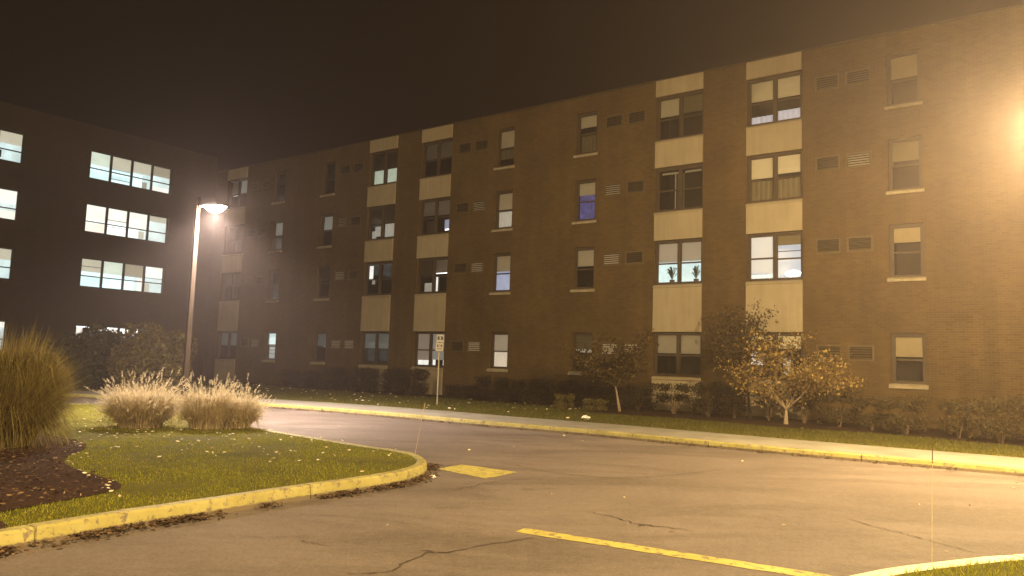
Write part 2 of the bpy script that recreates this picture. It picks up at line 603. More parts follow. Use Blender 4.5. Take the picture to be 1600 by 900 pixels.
def kerb(line, name, label, w, h, mat, stone, first=0.0, closed=False, side=1):
    """row of kerb stones along a line; the line is the outer (road) edge, the body lies to `side`"""
    root = empty(name, (0, 0, 0))
    tag(root, kind='structure')
    root['label'] = label
    L = np.vstack([line, line[:1]]) if closed else line
    seg = np.linalg.norm(np.diff(L, axis=0), axis=1)
    s = np.concatenate([[0], np.cumsum(seg)])
    tot = s[-1]
    cuts = [0.0] + [c for c in np.arange(first if first > 0 else stone, tot - 0.4, stone)] + [tot]

    def at(d):
        return np.array([np.interp(d, s, L[:, 0]), np.interp(d, s, L[:, 1])])
    for a, b in zip(cuts[:-1], cuts[1:]):
        a2, b2 = a + 0.008, b - 0.008
        ds = np.linspace(a2, b2, max(2, int((b2 - a2) / 0.3) + 1))
        mb = MB()
        dz = random.uniform(-0.006, 0.006)
        dl = random.uniform(-0.008, 0.008)
        # profile: distance inward, height
        prof = [(0.0, -0.05), (0.012, h * 0.45), (0.022, h - 0.022), (0.045, h), (w - 0.015, h), (w, h - 0.012), (w, -0.05)]
        k_ = len(prof)
        for d in ds:
            p = at(d)
            t_ = at(min(d + 0.05, tot)) - at(max(d - 0.05, 0))
            t_ /= np.linalg.norm(t_) + 1e-9
            nn = np.array([-t_[1], t_[0]]) * side
            for (o_, z_) in prof:
                j_ = 0.006 * mnoise.noise(Vector((p[0] * 3 + o_ * 9, p[1] * 3, z_ * 9)))
                q = p + nn * (o_ + dl + j_)
                mb.v.append((q[0], q[1], z_ + (dz + j_ if z_ > 0 else 0)))
        for i in range(len(ds) - 1):
            for j in range(k_ - 1):
                q = (i * k_ + j, i * k_ + j + 1, (i + 1) * k_ + j + 1, (i + 1) * k_ + j)
                mb.f.append(q if side < 0 else q[::-1])
        e = (len(ds) - 1) * k_
        mb.f.append(tuple(range(k_)))
        mb.f.append(tuple(e + j for j in reversed(range(k_))))
        mb.build('kerb_stone', mat, root)
    return root


kerb(FAR_KERB, 'kerb', 'yellow painted kerb along the pavement before the long brick building', 0.16, 0.14, 'kerb_yellow', 3.05, 0.9, side=-1)
kerb(ISLAND, 'kerb', 'chipped yellow kerb curving round the planted lawn island', 0.17, 0.155, 'kerb_yellow', 3.05, 0.0, closed=True, side=1)
kerb(CORNER, 'kerb', 'worn kerb in overlit pale yellow round the small grass corner at bottom right', 0.19, 0.13, 'kerb_overlit', 2.6, 0.0, closed=True, side=-1)

# pavement slab, level with the kerb top
inner = offset_line(FAR_KERB, -0.162)
outer = offset_line(FAR_KERB, -2.25)
pv = polyflat('pavement', [tuple(p) for p in inner] + [tuple(p) for p in outer[::-1]], 0.134, 'concrete')
# lawn behind the pavement runs on under the buildings
lawn_edge = offset_line(FAR_KERB, -2.2)
polyflat('lawn', [tuple(p) for p in lawn_edge] + [(-70, 60), (30, 70), (60, 20)], 0.118, 'lawn_soil')
isl_in = offset_line(np.vstack([ISLAND[-1:], ISLAND, ISLAND[:1]]), 0.16)[1:-1]
polyflat('island_lawn', [tuple(p) for p in isl_in], 0.142, 'lawn_soil')
cor_in = offset_line(np.vstack([CORNER[-1:], CORNER, CORNER[:1]]), -0.18)[1:-1]
polyflat('corner_lawn', [tuple(p) for p in cor_in], 0.118, 'lawn_soil')

# mulch beds
MULCH = catmull([(-4.85, 6.3), (-4.62, 7.15), (-4.47, 7.6), (-4.28, 8.2), (-4.23, 8.62), (-4.45, 9.0), (-5.0, 9.5), (-5.45, 9.9), (-5.9, 10.45), (-6.2, 11.1), (-6.35, 11.7),
                 (-6.75, 12.5), (-7.6, 13.3), (-9.5, 14.5), (-14, 14), (-14, 7)], closed=True, step=0.2)
polyflat('mulch_bed', [tuple(p) for p in MULCH], 0.152, 'mulch')


def bed(ua, ub, n0a, n0b, n1, z):
    pts = [DV * u + N * (n0a + (n0b - n0a) * (u - ua) / (ub - ua) + 0.25 * math.sin(u * 1.1)) for u in np.linspace(ua, ub, 60)]
    pts += [DV * ub + N * n1, DV * ua + N * n1]
    return polyflat('mulch_bed', [(p.x, p.y) for p in pts], z, 'mulch')


bed(-40.5, -13.6, 24.6, 24.2, 26.5, 0.124)
bed(-13.5, 12, 22.9, 21.2, 26.5, 0.124)

# painted markings and cracks on the road
def flat_patch(name, pts, z, mat, sub=0.12, jag=0.012):
    out = []
    for i in range(len(pts)):
        a, b = np.array(pts[i]), np.array(pts[(i + 1) % len(pts)])
        k_ = max(1, int(np.linalg.norm(b - a) / sub))
        for s in range(k_):
            out.append(tuple(a + (b - a) * s / k_ + rng.uniform(-jag, jag, 2)))
    o = polyflat(name, out, z, mat)
    del o['kind']
    o.parent = road_o
    return o


flat_patch('painted_block', [(-1.06, 12.03), (-0.71, 12.65), (0.17, 11.96), (-0.28, 11.21)], 0.004, 'line_yellow')
d_ = np.array([2.27, -1.30]); d_ /= np.linalg.norm(d_)
a_ = np.array([0.16, 7.865])
p_ = np.array([-d_[1], d_[0]])
flat_patch('painted_line', [tuple(a_ - p_ * 0.105), tuple(a_ + d_ * 5.2 - p_ * 0.105), tuple(a_ + d_ * 5.2 + p_ * 0.105), tuple(a_ + p_ * 0.105)], 0.004, 'line_yellow')


def crack(pix, w0):
    P = catmull([tuple(gp(x, y)[:2]) for x, y in pix], step=0.05)
    P = P + rng.normal(0, 0.013, P.shape)
    T = np.gradient(P, axis=0)
    T /= np.linalg.norm(T, axis=1)[:, None] + 1e-9
    Q = np.stack([-T[:, 1], T[:, 0]], 1)
    w = 0.62 * w0 * (0.35 + rng.random(len(P))) * np.sin(np.linspace(0.15, math.pi - 0.15, len(P))) ** 0.4
    P3 = np.column_stack([P, np.full(len(P), 0.0065)])
    W3 = np.column_stack([Q * w[:, None], np.zeros(len(P))])
    o = strips_obj('crack', P3[None], W3[None], 'crack_fill', road_o)
    return o


crack([(540, 898), (612, 893), (632, 880), (672, 864), (700, 864), (740, 855), (800, 846), (832, 840)], 0.017)
crack([(655, 862), (668, 860), (680, 864)], 0.018)
crack([(925, 801), (965, 810), (1000, 820), (1040, 824), (1075, 829)], 0.016)
crack([(998, 823), (1012, 820), (1020, 823)], 0.02)
crack([(1330, 812), (1370, 824), (1420, 836), (1470, 850), (1530, 866)], 0.013)
crack([(780, 722), (860, 738), (960, 747), (1060, 742), (1130, 733)], 0.014)
crack([(470, 845), (500, 852), (520, 853)], 0.013)
crack([(690, 765), (730, 762), (780, 752), (850, 748)], 0.012)


# ------------------------------------------------------------------ buildings
def facade(name, length0, length1, top, depth, holes, parent, mat='brick'):
    """wall along local x at y = 0 (outside towards -y), with real openings"""
    xs = sorted({length0, length1, *[h[0] for h in holes], *[h[1] for h in holes]})
    zs = sorted({-0.1, top, *[h[2] for h in holes], *[h[3] for h in holes]})
    mb = MB()
    for i in range(len(xs) - 1):
        cx = (xs[i] + xs[i + 1]) / 2
        z = None
        for j in range(len(zs) - 1):
            cz = (zs[j] + zs[j + 1]) / 2
            hole = any(h[0] < cx < h[1] and h[2] < cz < h[3] for h in holes)
            if not hole:
                mb.quad((xs[i], 0, zs[j]), (xs[i + 1], 0, zs[j]), (xs[i + 1], 0, zs[j + 1]), (xs[i], 0, zs[j + 1]))
    for h in holes:
        a, b, c, d = h
        e = 0.3
        mb.quad((a, 0, c), (a, 0, d), (a, e, d), (a, e, c))
        mb.quad((b, 0, c), (b, e, c), (b, e, d), (b, 0, d))
        mb.quad((a, 0, d), (b, 0, d), (b, e, d), (a, e, d))
        mb.quad((a, 0, c), (a, e, c), (b, e, c), (b, 0, c))
    # ends and back
    mb.quad((length0, depth, -0.1), (length0, 0, -0.1), (length0, 0, top), (length0, depth, top))
    mb.quad((length1, 0, -0.1), (length1, depth, -0.1), (length1, depth, top), (length1, 0, top))
    mb.quad((length1, depth, -0.1), (length0, depth, -0.1), (length0, depth, top), (length1, depth, top))
    w = mb.build(name, mat, parent)
    r = MB()
    r.box(length0 + 0.02, length1 - 0.02, 0.02, depth - 0.02, top - 0.02, top + 0.06)
    r.build('roof', 'roofing', parent)
    return w


def room(parent, a, b, c, d, deep, mat_back, mat_side='room_dark', y=0.3):
    mb = MB()
    e = y + deep
    mb.quad((a, e, c), (b, e, c), (b, e, d), (a, e, d))
    bk = mb.build('room_wall', mat_back, parent)
    mb = MB()
    mb.quad((a, y, c), (a, y, d), (a, e, d), (a, e, c))
    mb.quad((b, y, c), (b, e, c), (b, e, d), (b, y, d))
    mb.quad((a, y, d), (b, y, d), (b, e, d), (a, e, d))
    mb.quad((a, y, c), (a, e, c), (b, e, c), (b, y, c))
    mb.build('room_lining', mat_side, parent)
    return bk


mat_lit('lit_cool', (0.72, 0.93, 0.90), 0.55)
mat_lit('lit_white', (1.0, 0.95, 0.88), 0.75, 2.0, 0.3)
mat_lit('lit_warm', (1.0, 0.80, 0.60), 0.36, 1.2, 0.2)
mat_lit('lit_blue', (0.24, 0.23, 0.72), 0.20, 3.5, 0.75, (0.08, 0.08, 0.12))
mat_lit('lit_bluepale', (0.50, 0.56, 0.78), 0.30, 3, 0.3)
mat_lit('lit_grey', (0.62, 0.66, 0.60), 0.28, 2.0, 0.3)
mat_lit('lit_greyw', (0.80, 0.72, 0.58), 0.22, 2.0, 0.2)
mat_lit('lit_green', (0.66, 0.74, 0.56), 0.38, 2.0, 0.25)
mat_lit('lit_bright', (1.0, 0.98, 0.95), 2.2, 2.0, 0.1)
mat_lit('shade_lit_cool', (0.78, 0.82, 0.88), 0.28, 1.0, 0.1)
mat_lit('shade_lit_warm', (1.0, 0.74, 0.54), 0.09, 1.0, 0.1)
mat_lit('shade_lit_grey', (0.62, 0.60, 0.50), 0.16, 1.0, 0.12)
mat_lit('room_dim_cool', (0.40, 0.50, 0.47), 0.08, 2.5, 0.6)


def window(root, a, b, c, d, units, frame='frame_bronze', back='room_dark', sash=0.52, deep=0.9, fw=0.075, lining=None):
    """one opening [a,b]x[c,d]; units: list of dicts left to right"""
    n_ = len(units)
    mb = MB()
    y0, y1 = 0.11, 0.19
    mb.box(a + .002, b - .002, y0, y1, c + .002, c + fw)
    mb.box(a + .002, b - .002, y0, y1, d - fw, d - .002)
    mb.box(a + .002, a + fw, y0 + .002, y1, c + fw, d - fw)
    mb.box(b - fw, b - .002, y0 + .002, y1, c + fw, d - fw)
    wu = (b - a) / n_
    mull = fw * 1.25
    for i in range(1, n_):
        x = a + wu * i
        mb.box(x - mull / 2, x + mull / 2, y0 - .01, y1, c + fw, d - fw)
    w = mb.build('window', frame, root)
    room(w, a, b, c, d, deep, back, lining or back)
    for i, u in enumerate(units):
        xa = a + wu * i + (fw if i == 0 else mull / 2)
        xb = a + wu * (i + 1) - (fw if i == n_ - 1 else mull / 2)
        zc, zd = c + fw, d - fw
        zm = zc + (zd - zc) * (1 - u.get('sash', sash))
        s = MB()
        st = 0.035
        s.box(xa, xb, 0.15, 0.20, zm - st * 0.8, zm + st * 0.8)
        for q in (xa, xb - st):
            s.box(q, q + st, 0.152, 0.198, zc, zm - st * 0.8)
            s.box(q, q + st, 0.152, 0.198, zm + st * 0.8, zd)
        s.box(xa + st, xb - st, 0.154, 0.196, zc, zc + st)
        s.box(xa + st, xb - st, 0.154, 0.196, zd - st, zd)
        for fr in u.get('bars', ()):
            zz = zc + (zd - zc) * fr
            s.box(xa + st, xb - st, 0.158, 0.192, zz - 0.012, zz + 0.012)
        s.build('sash', frame, w)
        p = MB()
        p.quad((xa + st * .5, 0.175, zc + st * .5), (xb - st * .5, 0.175, zc + st * .5), (xb - st * .5, 0.175, zd - st * .5), (xa + st * .5, 0.175, zd - st * .5))
        p.build('pane', 'window_glass', w)
        h_ = zd - zc
        if u.get('shade'):
            fr, mt = u['shade']
            q = MB()
            zb = zd - h_ * fr
            n2 = 6
            for k_ in range(n2):      # a hanging cloth with a slight belly
                za, zb2 = zd - h_ * fr * k_ / n2, zd - h_ * fr * (k_ + 1) / n2
                ya, yb = 0.225 + 0.012 * math.sin(k_), 0.225 + 0.012 * math.sin(k_ + 1)
                q.quad((xa + .012, yb, zb2), (xb - .012, yb, zb2), (xb - .012, ya, za), (xa + .012, ya, za))
            q.box(xa + .012, xb - .012, 0.222, 0.245, zb - 0.02, zb)
            q.build('roller_shade', mt, w)
        if u.get('low'):
            f0, f1, mt = u['low']
            q = MB()
            nf = 14
            for k_ in range(nf):      # hanging folds
                x_a, x_b = xa + .015 + (xb - xa - .03) * k_ / nf, xa + .015 + (xb - xa - .03) * (k_ + 1) / nf
                y_a, y_b = 0.27 + 0.018 * math.sin(k_ * 2.1 + a), 0.27 + 0.018 * math.sin((k_ + 1) * 2.1 + a)
                q.quad((x_a, y_a, zc + h_ * f0 + .01), (x_b, y_b, zc + h_ * f0 + .01), (x_b, y_b, zc + h_ * f1), (x_a, y_a, zc + h_ * f1))
            q.build('curtain', mt, w)
        for (x0, x1, f0, f1, mt) in u.get('bits', ()):      # smaller hangings and cards behind the glass
            q = MB()
            xw = xb - xa
            yy = 0.285 + 0.012 * x0
            q.box(xa + xw * x0, xa + xw * x1, yy, yy + 0.008, zc + h_ * f0, zc + h_ * f1)
            q.build('curtain', mt, w)
    return w


def sloped_sill(parent, a, b, z, mat='sill_stone', out=0.10, drop=0.13, rise=0.10):
    mb = MB()
    mb.prism([(0.14, z + rise * 0.2), (-out * 0.2, z + 0.0), (-out, z - rise * 0.55), (-out, z - drop), (-0.004, z - drop), (-0.004, z - 0.06), (0.14, z - 0.06)], a - 0.06, b + 0.06)
    return mb.build('sill', mat, parent)


# --- long brick building -------------------------------------------------
PER = 15.992
TOPZ = 12.78
PAIRZ = {1: (1.36, 3.02), 2: (4.80, 6.49), 3: (7.60, 9.32), 4: (10.40, 12.14)}
SINGZ = {1: (1.40, 3.0), 2: (4.74, 6.46), 3: (7.54, 9.26), 4: (10.34, 12.10)}
COLS = {'A': (-28.91, -26.95), 'B': (-25.29, -23.37), 'C': (-12.92, -10.99), 'D': (-9.35, -7.41), 'E': (-25.29 - PER, -23.37 - PER), 'F': (-12.92 + PER, -10.99 + PER)}
SING = {'w1': (-20.73, -19.75), 'w2': (-16.55, -15.56), 'w1L': (-20.73 - PER, -19.75 - PER), 'w2L': (-16.55 - PER, -15.56 - PER), 'w1R': (-20.73 + PER, -19.75 + PER), 'w2R': (-16.55 + PER, -15.56 + PER)}
S = 'shade_cloth'; SD = 'shade_dim'
PAIR_STATE = {
    ('A', 4): ([dict(shade=(.52, SD), low=(0, .5, 'lit_green')), dict(shade=(.52, SD), low=(0, .5, 'lit_green'))], 'room_dark'),
    ('A', 3): ([dict(shade=(.48, SD), bits=[(.05, .4, .0, .28, 'lit_greyw'), (.3, .75, .1, .42, 'lit_greyw')]), dict(shade=(.5, SD), low=(0.05, .5, 'lit_greyw'))], 'room_dark'),
    ('A', 2): ([dict(bits=[(.0, .32, .52, .95, 'lit_white'), (.25, .5, .34, .50, 'lit_greyw')]), dict()], 'room_dark'),
    ('A', 1): ([dict(shade=(.5, 'room_dim_cool'), bits=[(.35, .55, .56, .66, 'lit_cool')]), dict(shade=(.5, 'room_dim_cool'))], 'room_dark'),
    ('B', 4): ([dict(shade=(.46, S)), dict(shade=(.46, S))], 'room_dark'),
    ('B', 3): ([dict(shade=(.42, S), bits=[(.2, .8, .05, .4, SD)]), dict(shade=(.44, S), bits=[(.45, .95, .12, .4, 'lit_bluepale'), (.5, .8, .08, .22, 'lit_bright')])], 'room_dark'),
    ('B', 2): ([dict(shade=(.46, SD), bits=[(.25, .95, .0, .3, 'lit_greyw'), (.4, .6, .0, .28, 'lit_white')]), dict(shade=(.40, S), low=(.56, .61, 'lit_bright'), bits=[(.0, .14, .0, .5, 'lit_white'), (.14, .25, .0, .5, SD)])], 'room_dark'),
    ('B', 1): ([dict(shade=(.82, 'shade_lit_warm'), low=(0, .19, 'lit_white')), dict(shade=(.80, 'shade_lit_grey'), bits=[(.0, .2, 0, .2, 'lit_white'), (.75, .95, 0, .2, 'lit_white')])], 'room_dark'),
    ('C', 4): ([dict(shade=(.42, S)), dict(shade=(.40, SD))], 'room_dark'),
    ('C', 3): ([dict(bits=[(.1, .9, .90, .95, S), (.72, .78, .0, .9, S), (.85, .9, .0, .9, SD)]), dict(bits=[(.1, .9, .90, .95, S), (.0, .08, .0, .9, SD)])], 'room_dark'),
    ('C', 2): ([dict(shade=(.47, 'shade_lit_warm')), dict(shade=(.46, 'shade_lit_warm'))], 'lit_cool'),
    ('C', 1): ([dict(shade=(.46, S)), dict(shade=(.46, S))], 'room_dark'),
    ('D', 4): ([dict(shade=(.44, S), low=(0, .2, 'lit_bluepale')), dict(shade=(.44, S), low=(0, .26, 'lit_bluepale'))], 'room_dark'),
    ('D', 3): ([dict(shade=(.46, S), low=(0, .5, 'shade_dim')), dict(shade=(.40, S), low=(0, .5, 'shade_dim'))], 'room_dark'),
    ('D', 2): ([dict(shade=(.84, 'shade_lit_cool'), low=(0, .12, 'lit_cool')), dict(shade=(.22, SD), bars=(.62,), sash=.55)], 'shade_lit_cool'),
    ('D', 1): ([dict(shade=(.3, S), bits=[(.0, .5, .3, .62, 'lit_white')]), dict(shade=(.3, S), bits=[(.2, .5, .1, .5, 'lit_grey')])], 'room_dark'),
    ('E', 4): ([dict(shade=(.45, S), bits=[(.1, .9, .45, .5, 'lit_white')]), dict(shade=(.5, 'shade_lit_grey'))], 'room_dark'),
    ('E', 1): ([dict(shade=(.5, 'room_dim_cool')), dict(shade=(.5, 'room_dim_cool'))], 'room_dark'),
}
SING_STATE = {
    ('w1', 4): (dict(shade=(.46, S), low=(0.2, .5, SD)), 'room_dark'),
    ('w1', 3): (dict(shade=(.46, S), low=(0.0, .48, 'lit_greyw')), 'room_dark'),
    ('w1', 2): (dict(shade=(.44, S)), 'lit_bluepale'),
    ('w1', 1): (dict(shade=(.5, 'shade_lit_warm'), low=(0.0, .47, 'lit_warm'), bits=[(.05, .2, .05, .45, 'lit_bright')]), 'room_dark'),
    ('w2', 4): (dict(shade=(.3, S), low=(0.0, .55, SD)), 'room_dark'),
    ('w2', 3): (dict(shade=(.33, S), low=(0.0, .66, 'lit_blue')), 'room_dark'),
    ('w2', 2): (dict(shade=(.42, S)), 'room_dark'),
    ('w2', 1): (dict(shade=(.4, SD), bits=[(.0, 1.0, .50, .60, 'lit_greyw')]), 'room_dark'),
    ('w1L', 1): (dict(shade=(.42, 'lit_cool'), low=(0.0, .5, 'lit_grey'), bars=(.2, .35)), 'room_dark'),
    ('w1L', 3): (dict(shade=(.45, 'shade_lit_grey')), 'room_dark'),
    ('w2L', 3): (dict(shade=(.45, 'shade_lit_grey')), 'room_dark'),
    ('w2L', 1): (dict(shade=(.45, 'room_dim_cool'), bits=[(.5, .8, .5, .62, 'lit_grey')]), 'room_dark'),
    ('w1R', 4): (dict(shade=(.44, 'shade_mid')), 'room_dark'),
    ('w1R', 2): (dict(shade=(.3, 'shade_mid')), 'room_dark'),
    ('w1R', 1): (dict(shade=(.44, 'shade_mid')), 'room_dark'),
}
long_b = empty('apartment_building', N * DIST, AZ)
tag(long_b, 'long four-storey brown brick building with stacked beige window panels', 'building')
holes = []
for c_, (a, b) in COLS.items():
    for fl in (1, 2, 3, 4):
        holes.append((a, b, *PAIRZ[fl]))
for c_, (a, b) in SING.items():
    for fl in (1, 2, 3, 4):
        holes.append((a, b, *SINGZ[fl]))
VENTS = []
for base in (-PER, 0.0, PER):
    for q0 in (-22.95, -21.97, -15.13, -14.13):
        q = q0 + base
        if q < -42 or q > 6:
            continue
        for fl in (1, 2, 3, 4):
            z = SINGZ[fl][0] + (0.93 if fl > 1 else 0.72)
            VENTS.append((q, q + 0.74, z, z + 0.47, fl))
holes += [v[:4] for v in VENTS]
facade('wall', -42.75, 12.0, TOPZ, 14.0, holes, long_b)
# thin metal coping along the parapet
mb = MB()
mb.box(-42.5, 12.05, -0.05, 0.32, TOPZ - 0.005, TOPZ + 0.055)
mb.build('coping', 'frame_bronze', long_b)
for c_, (a, b) in COLS.items():
    for fl in (1, 2, 3, 4):
        st = PAIR_STATE.get((c_, fl), ([dict(shade=(.45, SD)), dict(shade=(.45, SD))], 'room_dark'))
        window(long_b, a, b, *PAIRZ[fl], st[0], back=st[1])
    # beige spandrel panels; each with a sloping ledge under the window above it
    def panel(z0, z1, ledge):
        mb = MB()
        o_ = 0.07
        if ledge:
            mb.prism([(-o_, z0), (0.109, z0), (0.109, z1 + 0.015), (0.04, z1 + 0.012), (-0.055, z1 - 0.02), (-o_ - 0.035, z1 - 0.075), (-o_ - 0.035, z1 - 0.105), (-o_, z1 - 0.13)][::-1], a + 0.003, b - 0.003)
        else:
            mb.prism([(-o_, z0), (0.109, z0), (0.109, z1), (-o_, z1)][::-1], a + 0.003, b - 0.003)
        mb.build('spandrel_panel', 'panel_beige', long_b)
    panel(12.142, 12.77, False)
    panel(9.322, 10.398, True)
    panel(6.492, 7.598, True)
    panel(3.022, 4.798, True)
    panel(0.03, 1.358, True)
for c_, (a, b) in SING.items():
    for fl in (1, 2, 3, 4):
        st = SING_STATE.get((c_, fl), (dict(shade=(.4, SD)), 'room_dark'))
        w = window(long_b, a, b, *SINGZ[fl], [st[0]], back=st[1])
        sloped_sill(w, a, b, SINGZ[fl][0] + 0.01)
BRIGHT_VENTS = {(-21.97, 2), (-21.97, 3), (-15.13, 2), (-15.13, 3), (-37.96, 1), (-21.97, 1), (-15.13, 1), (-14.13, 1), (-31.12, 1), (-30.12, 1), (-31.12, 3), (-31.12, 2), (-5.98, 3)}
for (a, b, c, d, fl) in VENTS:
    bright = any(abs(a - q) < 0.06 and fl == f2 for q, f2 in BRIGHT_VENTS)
    mb = MB()
    t_ = 0.035
    mb.box(a - .02, b + .02, -0.03, 0.0 - 0.002, c - .02, c + t_)
    mb.box(a - .02, b + .02, -0.03, 0.0 - 0.002, d - t_, d + .02)
    mb.box(a - .02, a + t_, -0.029, -0.002, c + t_, d - t_)
    mb.box(b - t_, b + .02, -0.029, -0.002, c + t_, d - t_)
    v = mb.build('vent_grille', 'louvre_metal', long_b)
    bk = MB()
    bk.quad((a, 0.10, c), (b, 0.10, c), (b, 0.10, d), (a, 0.10, d))
    bk.build('backing', 'room_dark', v)
    for k_ in range(5):
        z = c + t_ + (d - c - 2 * t_) * (k_ + 0.5) / 5
        s = MB()
        s.prism([(-0.018, z - 0.030), (-0.012, z - 0.030), (0.045, z + 0.020), (0.039, z + 0.020)], a + t_, b - t_)
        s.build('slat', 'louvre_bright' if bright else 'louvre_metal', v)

# --- office wing on the left, at right angles ------------------------------
DL = 42.6
KL = DL / 40.0
NL = Vector((-N.y, N.x, 0))
wing = empty('office_building', NL * DL, math.atan2(N.y, N.x))
tag(wing, 'dark building wing at left with bright strips of lit windows', 'building')
ROWS = [(8.632, 10.14), (5.89, 7.40), (3.11, 4.63), (-0.2, 1.238)]
ROWS = [(a * KL + CAM_H, b * KL + CAM_H) for a, b in ROWS]
ST1 = (17.90 * KL, 22.30 * KL)
ST0 = (14.88 * KL - 4.4 * KL, 14.88 * KL)
mat_lit('office_cyan', (0.62, 0.92, 0.95), 0.85, 0.9, 0.3)
mat_lit('office_white', (0.95, 1.0, 0.93), 1.0, 0.9, 0.2)
mat_lit('office_pink', (1.0, 0.84, 0.72), 0.85, 0.9, 0.2)
mat_lit('office_blind', (0.62, 0.60, 0.48), 0.50, 1.2, 0.15)
mat_lit('office_blind_dim', (0.50, 0.46, 0.36), 0.30, 1.2, 0.15)
mat_lit('office_blind_white', (0.95, 0.95, 0.85), 0.78, 1.4, 0.2)
mat_lit('office_blind_green', (0.66, 0.78, 0.66), 0.62, 1.4, 0.2)
OB, OD, OW, OG = 'office_blind', 'office_blind_dim', 'office_blind_white', 'office_blind_green'
OFF = {
    (1, 0): [dict(shade=(.46, OG), low=(0, .30, 'office_cyan')), dict(shade=(.46, OB), bars=(.14, .5), low=(0.1, .30, 'office_cyan')), dict(shade=(.42, OB), bits=[(.6, .85, .04, .28, 'office_blind_dim')]), dict(shade=(.38, OD), low=(0, .2, 'lit_white'))],
    (1, 1): [dict(shade=(.55, OW), low=(0, .36, 'office_pink')), dict(shade=(.5, OW), bars=(.30, .55)), dict(shade=(.62, OW), bits=[(.62, .9, .05, .32, 'office_blind')]), dict(shade=(.22, OB))],
    (1, 2): [dict(shade=(.45, OB), bars=(.72,), low=(0.04, .36, 'office_cyan')), dict(shade=(.45, OG)), dict(shade=(.46, OD), bits=[(.78, 1, .0, .5, 'office_pink')]), dict(shade=(.40, OW), bars=(.55,), bits=[(.0, .35, .0, .34, 'office_blind')])],
    (1, 3): [dict(low=(.45, .95, 'lit_white')), dict(low=(.45, .95, 'lit_white')), dict(low=(.4, .95, 'lit_bright')), dict(low=(.4, .9, 'lit_white'))],
    (0, 0): [dict(shade=(.4, OD)), dict(shade=(.4, OB)), dict(shade=(.4, OB)), dict(shade=(.40, OB), bits=[(.0, .2, .1, .35, 'frame_dark')])],
    (0, 1): [dict(shade=(.4, OW)), dict(shade=(.4, OW)), dict(shade=(.4, OW)), dict(shade=(.45, OW), low=(0.04, .3, 'office_pink'))],
    (0, 2): [dict(shade=(.4, OB)), dict(shade=(.4, OB)), dict(shade=(.4, OB)), dict(shade=(.36, OB))],
    (0, 3): [dict(), dict(), dict(shade=(.2, OW)), dict(shade=(.2, OW))],
}
mat_lit('office_tube', (0.9, 1.0, 0.98), 3.0, 1, 0.0)
mat_lit('office_lining', (0.70, 0.86, 0.84), 0.42, 0.8, 0.5)
office_windows = []
holes = []
for si, st in enumerate((ST0, ST1)):
    for ri, (z0, z1) in enumerate(ROWS):
        holes.append((st[0], st[1], z0, z1))
facade('wall', -12, DIST - 0.01, 13.7, 12.0, holes, wing, 'brick_unlit')
for si, st in enumerate((ST0, ST1)):
    for ri, (z0, z1) in enumerate(ROWS):
        back = {0: 'office_cyan', 1: 'office_white', 2: 'office_cyan', 3: 'office_white'}[ri]
        office_windows.append(window(wing, st[0], st[1], z0, z1, OFF[(si, ri)], frame='frame_dark', back=back, sash=0.62, deep=3.2, fw=0.05, lining='office_lining'))
        mb = MB()
        for q in range(3):
            xq = st[0] + (st[1] - st[0]) * (q + 0.35) / 3
            mb.box(xq, xq + 0.9, 0.9, 1.15, z1 - 0.045, z1 - 0.01)
            mb.box(xq + 0.2, xq + 1.1, 2.0, 2.25, z1 - 0.045, z1 - 0.01)
        mb.build('ceiling_lights', 'office_tube', office_windows[-1])

# ------------------------------------------------------------------ lamps
def mat_bowl(name, c, strength):
    """clear glowing refractor bowl of a lamp"""
    mt, t, out = nodes_of(name)
    em = t.nodes.new('ShaderNodeEmission')
    em.inputs[0].default_value = (*c, 1)
    em.inputs[1].default_value = strength
    tr = t.nodes.new('ShaderNodeBsdfTransparent')
    mx = t.nodes.new('ShaderNodeMixShader')
    mx.inputs[0].default_value = 0.35
    link(t, tr.outputs[0], mx.inputs[1])
    link(t, em.outputs[0], mx.inputs[2])
    link(t, mx.outputs[0], out.inputs['Surface'])


